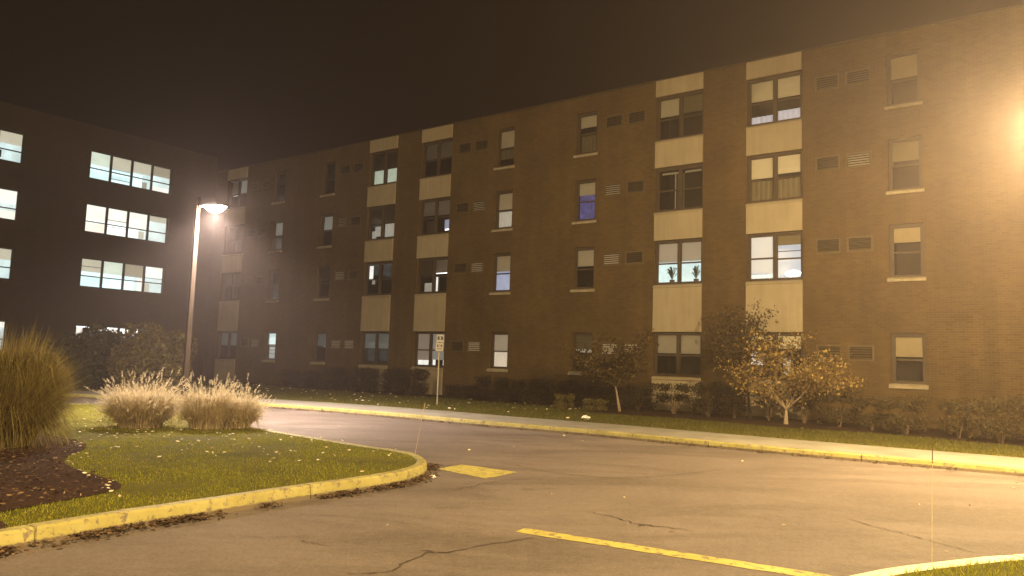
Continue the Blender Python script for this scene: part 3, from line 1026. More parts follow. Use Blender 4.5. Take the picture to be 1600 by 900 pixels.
def street_lamp(base, height, arm_dir, power, color, label, emis, arm=0.55, pole_r=0.10, spread=150):
    root = empty('street_lamp', base)
    tag(root, label, 'street lamp', 'street lamps of the car park')
    mb = MB()
    k_ = pole_r
    # square tapered pole
    def sq(r0, r1, z0, z1):
        mb.tube([(0, 0, z0), (0, 0, z1)], [r0 * 1.414, r1 * 1.414], 4)
    sq(k_, k_ * 0.72, 0.02, height + 0.27)
    mb.build('pole', 'pole_metal', root)
    mb = MB()
    mb.box(-k_ * 1.9, k_ * 1.9, -k_ * 1.9, k_ * 1.9, -0.02, 0.03)
    mb.build('base_plate', 'lamp_housing', root)
    ad = Vector((arm_dir[0], arm_dir[1], 0)).normalized()
    sd = Vector((-ad.y, ad.x, 0))
    up = Vector((0, 0, 1))
    mb = MB()
    mb.tube([ad * 0.05 + up * (height - 0.02), ad * arm * 0.6 + up * (height + 0.02), ad * (arm + 0.08) + up * (height + 0.03)], [0.035, 0.032, 0.03], 8)
    mb.build('arm', 'lamp_housing', root, True)
    # cobra head: a flattened teardrop housing, open below, with a dished lens
    L_, W_ = 0.74, 0.21
    hs, ln = MB(), MB()
    ns, nc = 12, 10
    def width(s):
        return W_ * (0.30 + 0.70 * math.sin(math.pi * min(1, 0.12 + s * 0.62)) ** 0.8) * (1 - max(0, s - 0.85) * 2.2)
    c0 = ad * arm + up * height
    for i in range(ns + 1):
        s = i / ns
        wv = width(s)
        hv = 0.03 + 0.06 * math.sin(math.pi * min(1, 0.1 + s * 0.8))
        for j in range(nc + 1):
            a = math.pi * j / nc
            hs.v.append(tuple(c0 + ad * (L_ * s) + sd * (wv * math.cos(a)) + up * (hv * math.sin(a))))
        for j in range(nc + 1):
            a = math.pi * j / nc
            dv = 0.19 * math.sin(math.pi * min(1, max(0, (s - 0.22) / 0.74))) ** 0.6 if 0.22 < s < 0.96 else 0.0
            ln.v.append(tuple(c0 + ad * (L_ * s) + sd * (wv * 0.94 * math.cos(a)) - up * (dv * math.sin(a)) + up * 0.002))
    q = nc + 1
    for i in range(ns):
        for j in range(nc):
            f_ = (i * q + j, i * q + j + 1, (i + 1) * q + j + 1, (i + 1) * q + j)
            hs.f.append(f_[::-1])
            if i >= 2:
                ln.f.append(f_)
    hs.f.append(tuple(range(q)))
    hs.f.append(tuple(ns * q + j for j in reversed(range(q))))
    hs.build('lamp_head', 'lamp_housing', root, True)
    nm = 'lens_%d' % round(emis)
    mat_bowl(nm, color, emis)
    ln.build('lamp_lens', nm, root, True)
    ld = bpy.data.lights.new('lamp_light', 'POINT')
    ld.energy = power[0]
    ld.color = color
    ld.shadow_soft_size = 0.06
    lo = bpy.data.objects.new('lamp_light', ld)
    col.objects.link(lo)
    lo.parent = root
    lo.location = c0 + ad * (L_ * 0.6) - up * 0.10
    sp = bpy.data.lights.new('reflector_light', 'SPOT')
    sp.energy = power[1]
    sp.color = color
    sp.spot_size = R(spread)
    sp.spot_blend = 0.75
    sp.shadow_soft_size = 0.10
    so = bpy.data.objects.new('reflector_light', sp)
    col.objects.link(so)
    so.parent = root
    so.location = lo.location - up * 0.02
    return root


base_isl = gp(286, 640, 0.142)
street_lamp(base_isl, 5.50, (1.0, -0.35), P_ISLAND, WHITE_LAMP, 'lit street lamp on a tall square pole among the pale grass clumps', 60, arm=0.14, pole_r=0.066)
# the lamp whose light floods the right side stands just past the frame's right edge
hd = ray(1655, 205)
hd = Vector((0, 0, CAM_H)) + hd * (12.0 / hd.y)
arm_d = -N
pb = hd - arm_d * 2.5
street_lamp((pb.x, pb.y, 0.134), hd.z + 0.1, (arm_d.x, arm_d.y), P_NEAR, SODIUM, 'sodium street lamp by the pavement past the right edge of the picture', 61, arm=2.1)
street_lamp((1.0, -7.0, 0.0), 10.0, (-0.1, 1.0), P_BACK, SODIUM, 'tall sodium street lamp over the car park behind the viewer', 62, arm=0.6, pole_r=0.13, spread=168)


# ------------------------------------------------------------------ sign, stakes, litter
sb = gp(683, 633, 0.118)
sg = empty('parking_sign', sb, R(8))
tag(sg, 'small white notice sign on a thin steel post before the beige panels', 'sign')
mb = MB()
mb.box(-0.028, 0.010, -0.012, 0.0, 0, 2.42)
mb.box(-0.028, -0.018, 0.0, 0.028, 0, 2.419)
mb.build('post', 'post_steel', sg)
mb = MB()
mb.box(0.011, 0.03, -0.008, 0.02, 0, 2.40)
mb.build('post_flange', 'post_dark', sg)


def plate(z0, z1, x0, x1, marks):
    mb = MB()
    mb.box(x0, x1, -0.022, -0.0125, z0, z1)
    p = mb.build('sign_plate', 'sign_white', sg)
    for (a, b, c, d, mt) in marks:
        q = MB()
        w, h = x1 - x0, z1 - z0
        q.box(x0 + a * w, x0 + b * w, -0.0245 - (0.001 if mt == 'sign_white' else 0), -0.0222, z0 + c * h, z0 + d * h)
        q.build('marking', mt, p)
    return p


plate(2.16, 2.47, -0.115, 0.135, [(.12, .90, .40, .80, 'sign_black'), (.40, .62, .45, .75, 'sign_white'), (.10, .26, .08, .16, 'sign_black'), (.31, .52, .08, .16, 'sign_black'), (.57, .70, .08, .16, 'sign_black'), (.75, .92, .08, .16, 'sign_black')])
plate(1.90, 2.155, -0.135, 0.125, [(.16, .32, .52, .86, 'sign_black'), (.22, .80, .78, .84, 'sign_black'), (.22, .80, .54, .60, 'sign_black'), (.70, .86, .52, .86, 'sign_black'), (.18, .44, .22, .34, 'sign_black'), (.48, .60, .22, .34, 'sign_black'), (.64, .84, .22, .34, 'sign_black')])


def stake(p0, p1, label, dark):
    d = Vector(p1) - Vector(p0)
    root = empty('marker_stake', p0)
    tag(root, label, 'marker stake', 'thin marker stakes at the kerbs')
    mb = MB()
    mb.tube([(0, 0, -0.05), d * 0.5, d * 0.86], [0.0024, 0.0024, 0.002], 6)
    mb.build('rod', 'stake_fibre', root)
    mb = MB()
    mb.tube([d * 0.862, d], [0.004, 0.0036], 6)
    mb.build('reflective_band', 'stake_dark' if dark else 'stake_fibre', root)


s0 = gp(647, 714, 0.14)
stake(s0, s0 + Vector((0.13, 0.05, 0.84)), 'thin leaning marker stake at the nose of the lawn island', False)
s1 = gp(1456, 886, 0.12)
stake(s1, s1 + Vector((0.035, 0.02, 0.96)), 'thin upright marker stake with dark tip at bottom right kerb', True)

# crumpled white wrapper on the verge
def crumple(name, loc, size, mat, label, cat, seed):
    r2 = random.Random(seed)
    mb = MB()
    n1, n2 = 8, 6
    for i in range(n2 + 1):
        for j in range(n1):
            a = 2 * math.pi * j / n1
            b = math.pi * i / n2
            k_ = size * (0.6 + 0.7 * r2.random())
            mb.v.append((k_ * 1.5 * math.cos(a) * math.sin(b), k_ * math.sin(a) * math.sin(b), max(0.0, k_ * 0.75 * math.cos(b) + size * 0.5)))
    for i in range(n2):
        for j in range(n1):
            mb.f.append((i * n1 + j, i * n1 + (j + 1) % n1, (i + 1) * n1 + (j + 1) % n1, (i + 1) * n1 + j)[::-1])
    o = mb.build(name, mat)
    o.location = loc
    tag(o, label, cat)


crumple('paper_wrapper', gp(916, 655, 0.13), 0.085, 'paper_white', 'crumpled white wrapper at the edge of the verge lawn', 'litter', 3)
crumple('paper_wrapper', gp(676, 747, 0.0), 0.035, 'paper_white', 'small white scrap beside the nose of the yellow island kerb', 'litter', 5)

# lamp and plants behind lit windows of the long building
def at_facade(u, y, z):
    return N * DIST + DV * u + N * y + Vector((0, 0, z))


tl = empty('table_lamp', at_facade(-7.83, 0.52, 4.80), AZ)
tag(tl, 'glowing white lamp inside the brightest lit window with blinds', 'lamp')
mb = MB()
n1 = 14
for i in range(9):
    b = math.pi * i / 8
    for j in range(n1):
        a = 2 * math.pi * j / n1
        mb.v.append((0.27 * math.cos(a) * math.sin(b), -0.20 + 0.05 * math.sin(a) * math.sin(b), 0.26 + 0.115 * math.cos(b)))
for i in range(8):
    for j in range(n1):
        mb.f.append((i * n1 + j, i * n1 + (j + 1) % n1, (i + 1) * n1 + (j + 1) % n1, (i + 1) * n1 + j)[::-1])
mat_lit('lamp_globe', (0.95, 0.97, 1.0), 6.0, 1, 0.0)
mb.build('lamp_shade', 'lamp_globe', tl, True)
mb = MB()
mb.tube([(0, -0.2, 0.0), (0, -0.2, 0.15)], [0.05, 0.03], 8)
mb.build('lamp_base', 'frame_bronze', tl)


def leaf_quads(C, size, flat=0.0, tall=1.5):
    """random leaf quads (diamond) centred on C (n,3)"""
    n_ = len(C)
    a = rng.normal(size=(n_, 3))
    a[:, 2] *= (1 - flat)
    a /= np.linalg.norm(a, axis=1)[:, None] + 1e-9
    b = rng.normal(size=(n_, 3))
    b -= a * (a * b).sum(1)[:, None]
    b /= np.linalg.norm(b, axis=1)[:, None] + 1e-9
    s = size * rng.uniform(0.6, 1.35, (n_, 1))
    A, B = a * s * tall * 0.5, b * s * 0.5
    return np.stack([C - A, C + B * 0.9 - A * 0.1, C + A, C - B * 0.9 - A * 0.1], 1)


def potted(u, z, label, seed, wide):
    r2 = np.random.default_rng(seed)
    root = empty('potted_plant', at_facade(u, 0.55, z), AZ)
    tag(root, label, 'plant', 'plants on the window ledge')
    mb = MB()
    mb.tube([(0, 0, -0.02), (0, 0, 0.16)], [0.075, 0.10], 10)
    mb.build('pot', 'clay', root)
    n_ = 26
    t_ = np.linspace(0, 1, 6)
    an = r2.uniform(0, 2 * math.pi, n_)
    out = r2.uniform(.4, 1.0, n_) * wide
    up_ = r2.uniform(.22, .5, n_)
    P = np.stack([np.outer(out * np.cos(an), t_ ** 0.8), np.outer(out * np.sin(an) * .3, t_), .16 + up_[:, None] * np.sin(t_ * 2.2)[None] / 0.95], -1)
    W = np.zeros_like(P)
    W[..., 0] = 0.014 * np.sin(np.pi * np.clip(t_, .08, .97))
    W[..., 2] = 0.008
    strips_obj('leaves', P, W, 'shrub_green', root)


zs = PAIRZ[2][0] + 0.08
potted(-12.42, zs, 'spreading plant in left half of the lit window with pale shades', 1, 0.32)
potted(-11.45, zs, 'bushier plant in right half of the lit window with pale shades', 2, 0.26)

# ------------------------------------------------------------------ planting
def grass_clump(name, loc, radius, height, n_bl, n_pl, mat, plume_mat, label, cat='ornamental grass', group=None, width=0.006, lean=0.9, seed=0):
    r2 = np.random.default_rng(seed)
    root = empty(name, loc)
    tag(root, label, cat, group)
    K = 6
    t_ = np.linspace(0, 1, K)

    def ribs(n_, hmul, wid, droop):
        an = r2.uniform(0, 2 * math.pi, n_)
        rb = radius * 0.40 * np.sqrt(r2.random(n_))
        reach = radius * r2.uniform(0.05, 1.05, n_) ** 0.62 * lean
        h_ = height * r2.uniform(0.45, 1.06, n_) * hmul
        th = an + r2.normal(0, 0.35, n_)
        h_ = h_ * (1.0 - 0.42 * (reach / radius) ** 2)
        rr = rb[:, None] + reach[:, None] * t_[None] ** 0.95
        x = np.cos(an)[:, None] * rb[:, None] + np.cos(th)[:, None] * (rr - rb[:, None])
        y = np.sin(an)[:, None] * rb[:, None] + np.sin(th)[:, None] * (rr - rb[:, None])
        prof = t_[None] * (1 + droop * (reach / radius)[:, None]) - (droop * (reach / radius)[:, None] * 1.25) * t_[None] ** 2.4
        z = h_[:, None] * prof
        P = np.stack([x, y, z], -1)
        P += r2.normal(0, 0.014, P.shape) * t_[None, :, None]
        # every blade curls its own way, some are bent right over
        curl = r2.normal(0, 0.13 * radius, (n_, 1, 3)) * (t_ ** 2.2)[None, :, None]
        P += curl
        bent = (r2.random(n_) < 0.14)[:, None] * np.clip(t_ - 0.55, 0, 1)[None]
        P[..., 2] -= bent * height * r2.uniform(0.5, 1.3, n_)[:, None]
        W = np.zeros_like(P)
        wa = r2.uniform(0, math.pi, n_)
        tp = wid * np.clip(1.05 - t_ ** 2, 0.08, 1)
        W[..., 0] = np.cos(wa)[:, None] * tp
        W[..., 1] = np.sin(wa)[:, None] * tp
        return P, W
    P, W = ribs(n_bl, 0.92, width, 0.55)
    # outer skirt: shorter blades arching over and down to the ground
    ns_ = n_bl // 2
    an = r2.uniform(0, 2 * math.pi, ns_)
    rb = radius * r2.uniform(0.15, 0.55, ns_)
    rc = radius * r2.uniform(0.25, 0.62, ns_)
    hs_ = height * r2.uniform(0.30, 0.75, ns_)
    rr = rb[:, None] + rc[:, None] * t_[None]
    th = an[:, None] + r2.normal(0, .25, ns_)[:, None] * t_[None]
    zz = hs_[:, None] * (np.sin(t_ * math.pi * 0.76)[None])
    P2 = np.stack([np.cos(th) * rr, np.sin(th) * rr, zz], -1) + r2.normal(0, .012, (ns_, K, 3)) * t_[None, :, None]
    W2 = np.zeros_like(P2)
    wa = r2.uniform(0, math.pi, ns_)
    tp = width * np.clip(1.05 - t_ ** 2, 0.08, 1)
    W2[..., 0] = np.cos(wa)[:, None] * tp
    W2[..., 1] = np.sin(wa)[:, None] * tp
    P, W = np.vstack([P, P2]), np.vstack([W, W2])
    o = strips_obj('blades', P, W, mat, root)
    o['kind'] = 'stuff'
    if n_pl:
        P, W = ribs(n_pl, 1.12, 0.0035, 0.28)
        o = strips_obj('stalks', P, W, plume_mat, root)
        o['kind'] = 'stuff'
        tips = P[:, -1]
        dirs = P[:, -1] - P[:, -2]
        dirs /= np.linalg.norm(dirs, axis=1)[:, None]
        m_ = 34
        ln = r2.uniform(0.09, 0.17, n_pl)
        s = r2.random((n_pl, m_))
        C = tips[:, None] + dirs[:, None] * (ln[:, None] * (s - 0.25))[..., None]
        C[..., 2] -= 0.10 * (s * ln[:, None])
        C = C.reshape(-1, 3)
        d2 = np.repeat(dirs, m_, 0) * 0.8 + r2.normal(0, 0.75, C.shape)
        d2 /= np.linalg.norm(d2, axis=1)[:, None]
        e = np.cross(d2, r2.normal(size=C.shape))
        e /= np.linalg.norm(e, axis=1)[:, None]
        h1 = 0.026
        V = np.stack([C, C + d2 * h1 * .5 + e * 0.0035, C + d2 * h1, C + d2 * h1 * .5 - e * 0.0035], 1)
        o = quads_obj('seed_heads', V, plume_mat, root)
        o['kind'] = 'stuff'
    return root


GG = 'pale fountain grass clumps on the island'
grass_clump('fountain_grass', gp(219, 667, .15), 0.72, 0.95, 4300, 300, 'dry_blade', 'dry_plume', 'pale fountain grass clump left of the lamp pole', group=GG, seed=1)
grass_clump('fountain_grass', gp(322, 669, .15), 0.56, 0.95, 3300, 200, 'dry_blade', 'dry_plume', 'pale fountain grass clump just right of the lamp pole', group=GG, seed=3)
grass_clump('fountain_grass', gp(369, 668, .15), 0.50, 0.80, 3000, 210, 'dry_blade', 'dry_plume', 'rightmost pale fountain grass clump, nearest the road', group=GG, seed=4)
grass_clump('tall_grass', gp(-14, 696, .15), 0.98, 1.95, 14000, 0, 'tall_blade', 'tall_blade', 'tall golden feathery grass at the left edge over the mulch bed', width=0.0055, lean=0.95, seed=5)


def lump_points(n_, rx, ry, rz, cz, lumps, r2, flat_top=False, shell=0.55):
    """points in an uneven ellipsoid volume, denser near its surface"""
    d = r2.normal(size=(n_, 3))
    d /= np.linalg.norm(d, axis=1)[:, None]
    if flat_top:
        d = np.sign(d) * np.abs(d) ** 0.55
        d /= np.max(np.abs(d), axis=1)[:, None] ** 0.6 * 1.08
    rad = 1 - shell * r2.random(n_) ** 1.7
    wob = np.array([1 + lumps * mnoise.noise(Vector((float(v[0]) * 2.4 + rx * 7, float(v[1]) * 2.4, float(v[2]) * 2.4 + rz * 5))) for v in d])
    P = d * (rad * wob)[:, None] * [rx, ry, rz]
    P[:, 2] += cz
    return P


def shrub(loc, w, h, mat, label, seed, leaf=0.038, dens=0.85, stems=0, stem_h=0.0, flat=True, name='shrub', group='shrubs along the brick building', depth=None, lumps=0.35):
    r2 = np.random.default_rng(seed)
    root = empty(name, loc)
    tag(root, label, 'shrub', group)
    rx = w / 2
    ry = (depth or w * 0.85) / 2
    rz = (h - stem_h) / 2
    n_ = int(dens * 4600 * (rx * rz + rx * ry + ry * rz) / (leaf / 0.05) ** 1.5)
    P = lump_points(n_, rx, ry, rz, stem_h + rz, lumps, r2, flat)
    keep = P[:, 2] > 0.03
    # open gaps
    gn = np.array([mnoise.noise(Vector((float(p[0]) * 4 + seed, float(p[1]) * 4, float(p[2]) * 4))) for p in P])
    P = P[keep & (gn > -0.36)]
    o = quads_obj('foliage', leaf_quads(P, leaf), mat, root)
    o['kind'] = 'stuff'
    mb = MB()
    for k_ in range(max(stems, 4)):
        a = 2 * math.pi * k_ / max(stems, 4) + r2.uniform(-.4, .4)
        q = r2.uniform(0.35, 0.8)
        e = Vector((math.cos(a) * rx * q, math.sin(a) * ry * q, stem_h + rz * r2.uniform(0.5, 1.2)))
        mid = Vector((e.x * 0.35, e.y * 0.35, e.z * 0.5)) + Vector(r2.normal(0, 0.03, 3))
        mb.tube([(e.x * .08, e.y * .08, -0.03), mid, e], [0.022, 0.016, 0.008], 5)
    mb.build('stems', 'bark_dark', root)
    return root


def sh(x, nd, w, h, mat, label, seed, **k):
    shrub(on_strip(x, nd, 0.12), w, h, mat, label, seed, **k)


# clipped hedge left of the beige columns
sh(470, 25.3, 2.2, 0.85, 'shrub_dark', 'low dark hedge shrub at the far left end of the brick wall', 11, depth=1.0, group=None)
sh(548, 25.2, 2.6, 1.12, 'shrub_mid', 'clipped brown hedge block left of the first beige column', 12, depth=1.1, group=None)
sh(592, 25.2, 2.3, 1.12, 'shrub_mid', 'clipped brown hedge block right below the first beige column', 13, depth=1.1, group=None)
sh(637, 25.0, 1.75, 1.18, 'shrub_dark', 'round dark shrub overlapping the beige panel behind the sign post', 14, group=None)
# low mixed planting in the middle
sh(722, 25.3, 1.5, 0.55, 'shrub_dark', 'low flat dark shrub just right of the sign post', 15)
sh(768, 25.4, 1.45, 0.98, 'shrub_dark', 'taller dark shrub below the lit ground-floor single window', 16)
sh(783, 24.5, 0.95, 0.50, 'shrub_mid', 'small rounded shrub in front of the taller dark one', 17, leaf=.04)
sh(830, 24.3, 1.05, 0.58, 'shrub_mid', 'small brown shrub between the lit window and the dark hedge', 18, leaf=.04)
sh(822, 25.5, 1.4, 0.90, 'shrub_dark', 'dark clipped hedge shrub, left half of the pair at mid wall', 19)
sh(868, 25.5, 1.75, 0.95, 'shrub_dark', 'dark clipped hedge shrub, right half of the pair at mid wall', 20)
sh(881, 23.6, 0.75, 0.52, 'shrub_olive', 'small olive ball shrub in front of the dark hedge', 21, leaf=.035)
sh(929, 23.4, 0.85, 0.42, 'shrub_olive', 'small olive dome shrub left of the thin tree trunk', 22, leaf=.035)
sh(930, 25.3, 1.9, 0.80, 'shrub_dark', 'wide dark shrub behind the small olive dome', 23)
sh(998, 25.4, 1.15, 0.98, 'shrub_dark', 'dark shrub right behind the thin tree trunk', 24)
# vase shrubs at the beige columns
sh(1052, 24.7, 1.25, 1.05, 'shrub_mid', 'vase-shaped shrub with bare stems before the third beige column', 25, stems=9, stem_h=.40, dens=.6)
sh(1106, 24.5, 1.05, 1.15, 'shrub_mid', 'leggy brown shrub right of the third beige column', 26, stems=7, stem_h=.1)
sh(1147, 24.6, 0.95, 1.12, 'shrub_dark', 'dark leggy shrub left of the fourth beige column', 27, stems=6, stem_h=.1)
sh(1202, 24.6, 0.95, 1.02, 'shrub_mid', 'vase-shaped shrub left of the forked tree trunk', 28, stems=9, stem_h=.45, dens=.38)
sh(1256, 24.6, 0.85, 1.0, 'shrub_mid', 'vase-shaped shrub right of the forked tree trunk', 29, stems=9, stem_h=.45, dens=.38)
sh(1312, 24.0, 1.15, 1.15, 'shrub_veiled', 'rounded shrub right of the orange-leaved tree', 30, stems=5, stem_h=.1)
sh(1362, 23.7, .9, .95, 'shrub_veiled', 'brown shrub left of the lowest right-hand window ledge', 31, stems=5, stem_h=.1)
sh(1416, 23.0, 1.1, 1.0, 'shrub_veiled', 'brown shrub directly below the lowest right-hand window ledge', 32, stems=5, stem_h=.1)
sh(1498, 23.0, .85, 1.0, 'shrub_veiled', 'second shrub from the right edge along the wall', 33, stems=5, stem_h=.1)
sh(1563, 22.3, 1.2, 1.12, 'shrub_veiled', 'rightmost shrub along the brick wall', 34, stems=5, stem_h=.1)
# big shrubs in front of the office wing
def pixbase(x, depth, z=.12):
    d = ray(x, 600)
    k_ = depth / d.y
    return Vector((d.x * k_, depth, z))


shrub(pixbase(236, 29.6), 3.0, 2.55, 'shrub_olive', 'large olive shrub before the dark wing, right of two', 35, leaf=.085, flat=False, name='large_shrub', group='large shrubs before the office wing', lumps=.35, depth=2.4, dens=1.4)
shrub(pixbase(148, 30.2), 3.6, 2.38, 'shrub_green', 'large green shrub before the dark wing, left of two', 36, leaf=.085, flat=False, name='large_shrub', group='large shrubs before the office wing', lumps=.35, depth=2.4, dens=1.4)


def tree(loc, h, spread, trunk_h, mat, bark, label, seed, leaves, leaf, r0=0.07, forks=5, name='small_tree', squash=1.0, lean=(0, 0)):
    r2 = random.Random(seed)
    nr = np.random.default_rng(seed)
    root = empty(name, loc)
    tag(root, label, 'tree')
    mb = MB()
    ends = []

    def grow(p, d, ln, r, lev):
        pts, rad = [p], [r]
        k_ = 5
        q = p
        dd = d
        for i in range(k_):
            wv_ = .05 if lev == 0 else .13
            dd = (dd + Vector((r2.gauss(0, wv_), r2.gauss(0, wv_), r2.gauss(0.02, .08)))).normalized()
            q = q + dd * ln / k_
            pts.append(q)
            rad.append(r * (1 - 0.55 * (i + 1) / k_))
            if lev >= 2:
                ends.append(q)
        mb.tube(pts, rad, 6 if lev < 2 else 4, cap=lev == 0)
        if lev >= 3:
            ends.append(q)
            return
        nb = [forks, 4, 4][lev]
        for i in range(nb):
            a = 2 * math.pi * (i + r2.random() * .6) / nb
            t_ = 1.0 if lev == 0 else r2.uniform(0.35, 1.0)
            b = pts[-1] if t_ > .9 else pts[int(t_ * k_)]
            out = Vector((math.cos(a), math.sin(a), 0))
            tilt = r2.uniform(0.5, 1.05) if lev == 0 else r2.uniform(0.35, 1.15)
            nd = (dd * math.cos(tilt) + out * math.sin(tilt)).normalized()
            nd.z = nd.z * squash
            nd.normalize()
            sc_ = r2.uniform(.75, 1.15)
            grow(b, nd, [spread * .55, spread * .42, spread * .30][lev] * sc_, rad[-1] * [.62, .6, .6][lev], lev + 1)
    d0 = Vector((lean[0], lean[1], 1)).normalized()
    grow(Vector((0, 0, -0.05)), d0, trunk_h + .05, r0, 0)
    mb.build('trunk', bark, root, True)
    E = np.array([tuple(e) for e in ends])
    idx = nr.integers(0, len(E), leaves)
    C = E[idx] + nr.normal(0, spread * 0.055, (leaves, 3))
    zk = C[:, 2] < h * 1.08
    C = C[zk]
    o = quads_obj('crown', leaf_quads(C, leaf), mat, root)
    o['kind'] = 'stuff'
    return root


tree(on_strip(968, 24.0, .12), 3.1, 2.0, 0.85, 'crab_leaf', 'bark', 'small brown-leaved tree with thin pale trunk at mid wall', 5, 5600, .07, r0=.065, forks=5, lean=(-.03, 0))
tree(on_strip(1228, 23.6, .12), 2.6, 2.5, 0.42, 'autumn_leaf', 'bark', 'forked tree with orange autumn leaves before the fourth beige column', 9, 4600, .062, r0=.085, forks=7, squash=.9, lean=(.02, 0))
tree(on_strip(1172, 25.3, .12), 4.4, 2.1, 1.5, 'crab_leaf', 'bark_dark', 'taller dark tree behind the orange-leaved one, against the brick', 13, 3600, .065, r0=.06, forks=5)

# ------------------------------------------------------------------ lawn blades, fallen leaves
def scatter_in(poly, n_, extra=None):
    lo, hi = poly.min(0), poly.max(0)
    P = rng.uniform(lo, hi, (n_, 2))
    k_ = inside(poly, P)
    if extra is not None:
        k_ &= extra(P)
    return P[k_]


def in_view(P, m_=0.06):
    return (P[:, 1] > 3.5) & (np.abs(P[:, 0]) < P[:, 1] * (0.667 + m_) + 0.4)


def blades(name, P, z, h, w, mat, label):
    n_ = len(P)
    a = rng.uniform(0, math.pi * 2, n_)
    hh = h * rng.uniform(.5, 1.2, n_)
    b = np.column_stack([P, np.full(n_, z)])
    ln = rng.normal(0, 0.35, (n_, 2)) * hh[:, None]
    tip = b + np.column_stack([ln, hh])
    wv = np.column_stack([np.cos(a), np.sin(a), np.zeros(n_)]) * w
    V = np.stack([b - wv, b + wv, tip + wv * .25, tip - wv * .25], 1)
    o = quads_obj(name, V, mat)
    tag(o, label, 'grass', kind='stuff')


isl_poly = isl_in
P = scatter_in(isl_poly, 640000, lambda P: in_view(P) & ~inside(MULCH, P) & (P[:, 1] < 22.5))
dn = np.array([mnoise.noise(Vector((float(p[0]) * .9, float(p[1]) * .9, 0))) for p in P])
P = P[(rng.random(len(P)) < np.clip(9.5 / P[:, 1], 0.35, 1)) & (rng.random(len(P)) < 0.66 + dn * 1.3)]
blades('island_grass', P, 0.142, 0.022, 0.0036, 'grass_blade', 'short mown grass covering the planted island')
P = scatter_in(cor_in, 90000, lambda P: in_view(P))
blades('corner_grass', P, 0.118, 0.04, 0.0040, 'grass_blade', 'short grass of the bottom right corner bed')
far_poly = np.vstack([lawn_edge, [(-40, 45), (30, 45), (40, 5)]])


def on_verge(P):
    nd = P @ np.array([N.x, N.y])
    u = P @ np.array([DV.x, DV.y])
    lim = np.where(u < -13.5, 24.4, 22.2 - 0.06 * u * 0) + 0.25 * np.sin(u * 1.1)
    return in_view(P) & (nd < lim) & (u > -43)


P = scatter_in(far_poly, 700000, on_verge)
P = P[rng.random(len(P)) < 0.75]
blades('verge_grass', P, 0.118, 0.05, 0.008, 'far_grass', 'short grass of the verge between pavement and building')


def fallen(name, P, z, size, label, mat='fallen_leaf'):
    n_ = len(P)
    C = np.column_stack([P, z + rng.uniform(.006, .05, n_)])
    V = leaf_quads(C, size, flat=0.0, tall=1.25)
    # mostly lying flat
    V[:, :, 2] = C[:, None, 2] + (V[:, :, 2] - C[:, None, 2]) * 0.35
    o = quads_obj(name, V, mat)
    tag(o, label, 'leaves', kind='stuff')


P = scatter_in(isl_poly, 9000, lambda P: in_view(P) & ~inside(MULCH, P))
w_ = np.exp(-((P[:, 1] - 14.2) / 2.4) ** 2) + .10
P = P[rng.random(len(P)) < w_ * .5]
fallen('fallen_leaves', P, 0.165, 0.050, 'pale fallen leaves scattered over the island lawn')
P = scatter_in(MULCH, 14000, in_view)
fallen('mulch_leaves', P, 0.153, 0.042, 'brown leaf scraps lying on the mulch bed', 'litter')
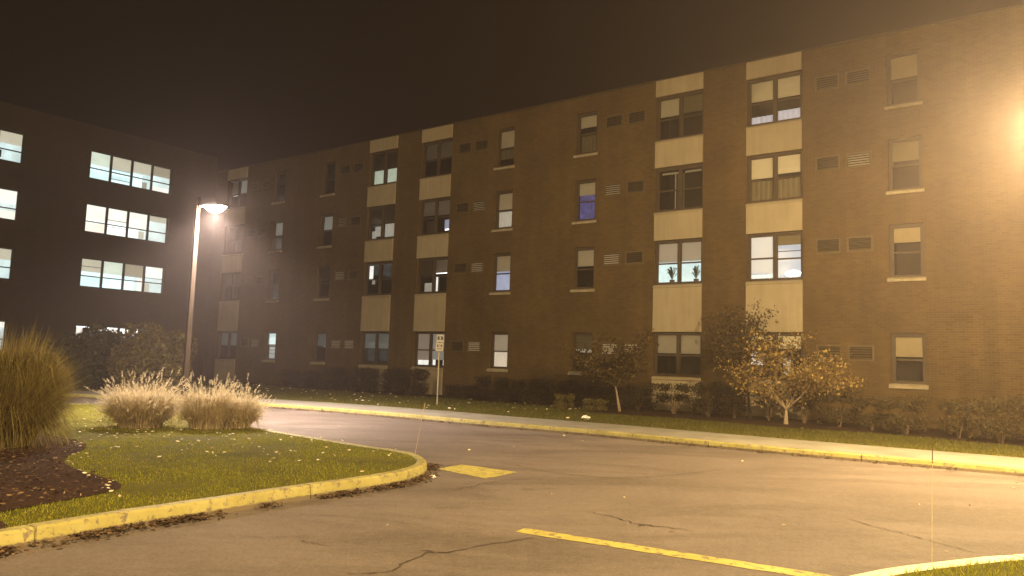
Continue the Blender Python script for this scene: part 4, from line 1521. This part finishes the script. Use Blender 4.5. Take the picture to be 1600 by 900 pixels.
# a drift of pale leaves along the mulch edge
E_ = MULCH[(MULCH[:, 0] > -6.9) & (MULCH[:, 1] > 7.9)]
P = np.repeat(E_, 5, 0) + rng.normal(-.04, .09, (len(E_) * 5, 2))
P = P[rng.random(len(P)) < .30]
fallen('edge_leaves', P, 0.153, 0.05, 'pale leaves caught along the mulch bed edge')
P = scatter_in(far_poly, 26000, on_verge)
nd_ = P @ np.array([N.x, N.y]); u_ = P @ np.array([DV.x, DV.y])
P = P[(rng.random(len(P)) < np.where(u_ < -13, .16, .03)) & (nd_ < 24.5)]
fallen('verge_leaves', P, 0.165, 0.09, 'pale fallen leaves scattered over the verge lawn')
P = np.column_stack([rng.uniform(-8, 9, 60), rng.uniform(7, 20, 60)])
P = P[~inside(ISLAND, P) & (P @ np.array([N.x, N.y]) < 15.6)]
fallen('road_leaves', P, 0.0, 0.05, 'a few dry leaves lying on the road')


def litter_along(line, a, b, n_, spread, name, label, side):
    L = line[a:b]
    T = np.gradient(L, axis=0)
    T /= np.linalg.norm(T, axis=1)[:, None]
    Nn = np.stack([-T[:, 1], T[:, 0]], 1) * side
    i = rng.integers(0, len(L), n_)
    dens = np.array([mnoise.noise(Vector((float(L[k][0]) * 1.6, float(L[k][1]) * 1.6, 3.0))) for k in i])
    i = i[rng.random(n_) < 0.5 + dens * 1.2]
    P = L[i] + rng.normal(0, .08, (len(i), 2)) - Nn[i] * np.abs(rng.normal(0, spread, len(i)))[:, None]
    k_ = rng.random(len(P)) < 2
    fallen(name, P[k_], 0.0, 0.045, label, 'litter')


ii = [k for k in range(len(ISLAND)) if ISLAND[k][1] > 5.5 and ISLAND[k][1] < 12.6 and ISLAND[k][0] > -5]
litter_along(ISLAND, min(ii), max(ii), 5200, .055, 'gutter_litter', 'brown leaf litter and dirt along the island kerb foot', 1)
jj = [k for k in range(len(FAR_KERB)) if -9 < FAR_KERB[k][0] < 10]
litter_along(FAR_KERB, min(jj), max(jj), 2600, .05, 'pavement_litter', 'leaf litter along the foot of the long yellow kerb', -1)

# ------------------------------------------------------------------ added mist that stands in for lens glare round the lamps
mb = MB()
mb.box(-120, 120, -60, 130, -1.1, 15.5)
hz = mb.build('glare_haze_box', None)
hz['kind'] = 'stuff'
mt = bpy.data.materials.new('glare_haze')
mt.use_nodes = True
t = mt.node_tree
t.nodes.clear()
out = t.nodes.new('ShaderNodeOutputMaterial')
pvn = t.nodes.new('ShaderNodeVolumePrincipled')
pvn.inputs['Color'].default_value = (0.95, 0.81, 0.80, 1)
pvn.inputs['Density'].default_value = GLARE_HAZE
pvn.inputs['Anisotropy'].default_value = 0.64
t.links.new(pvn.outputs[0], out.inputs['Volume'])
hz.data.materials.append(mt)
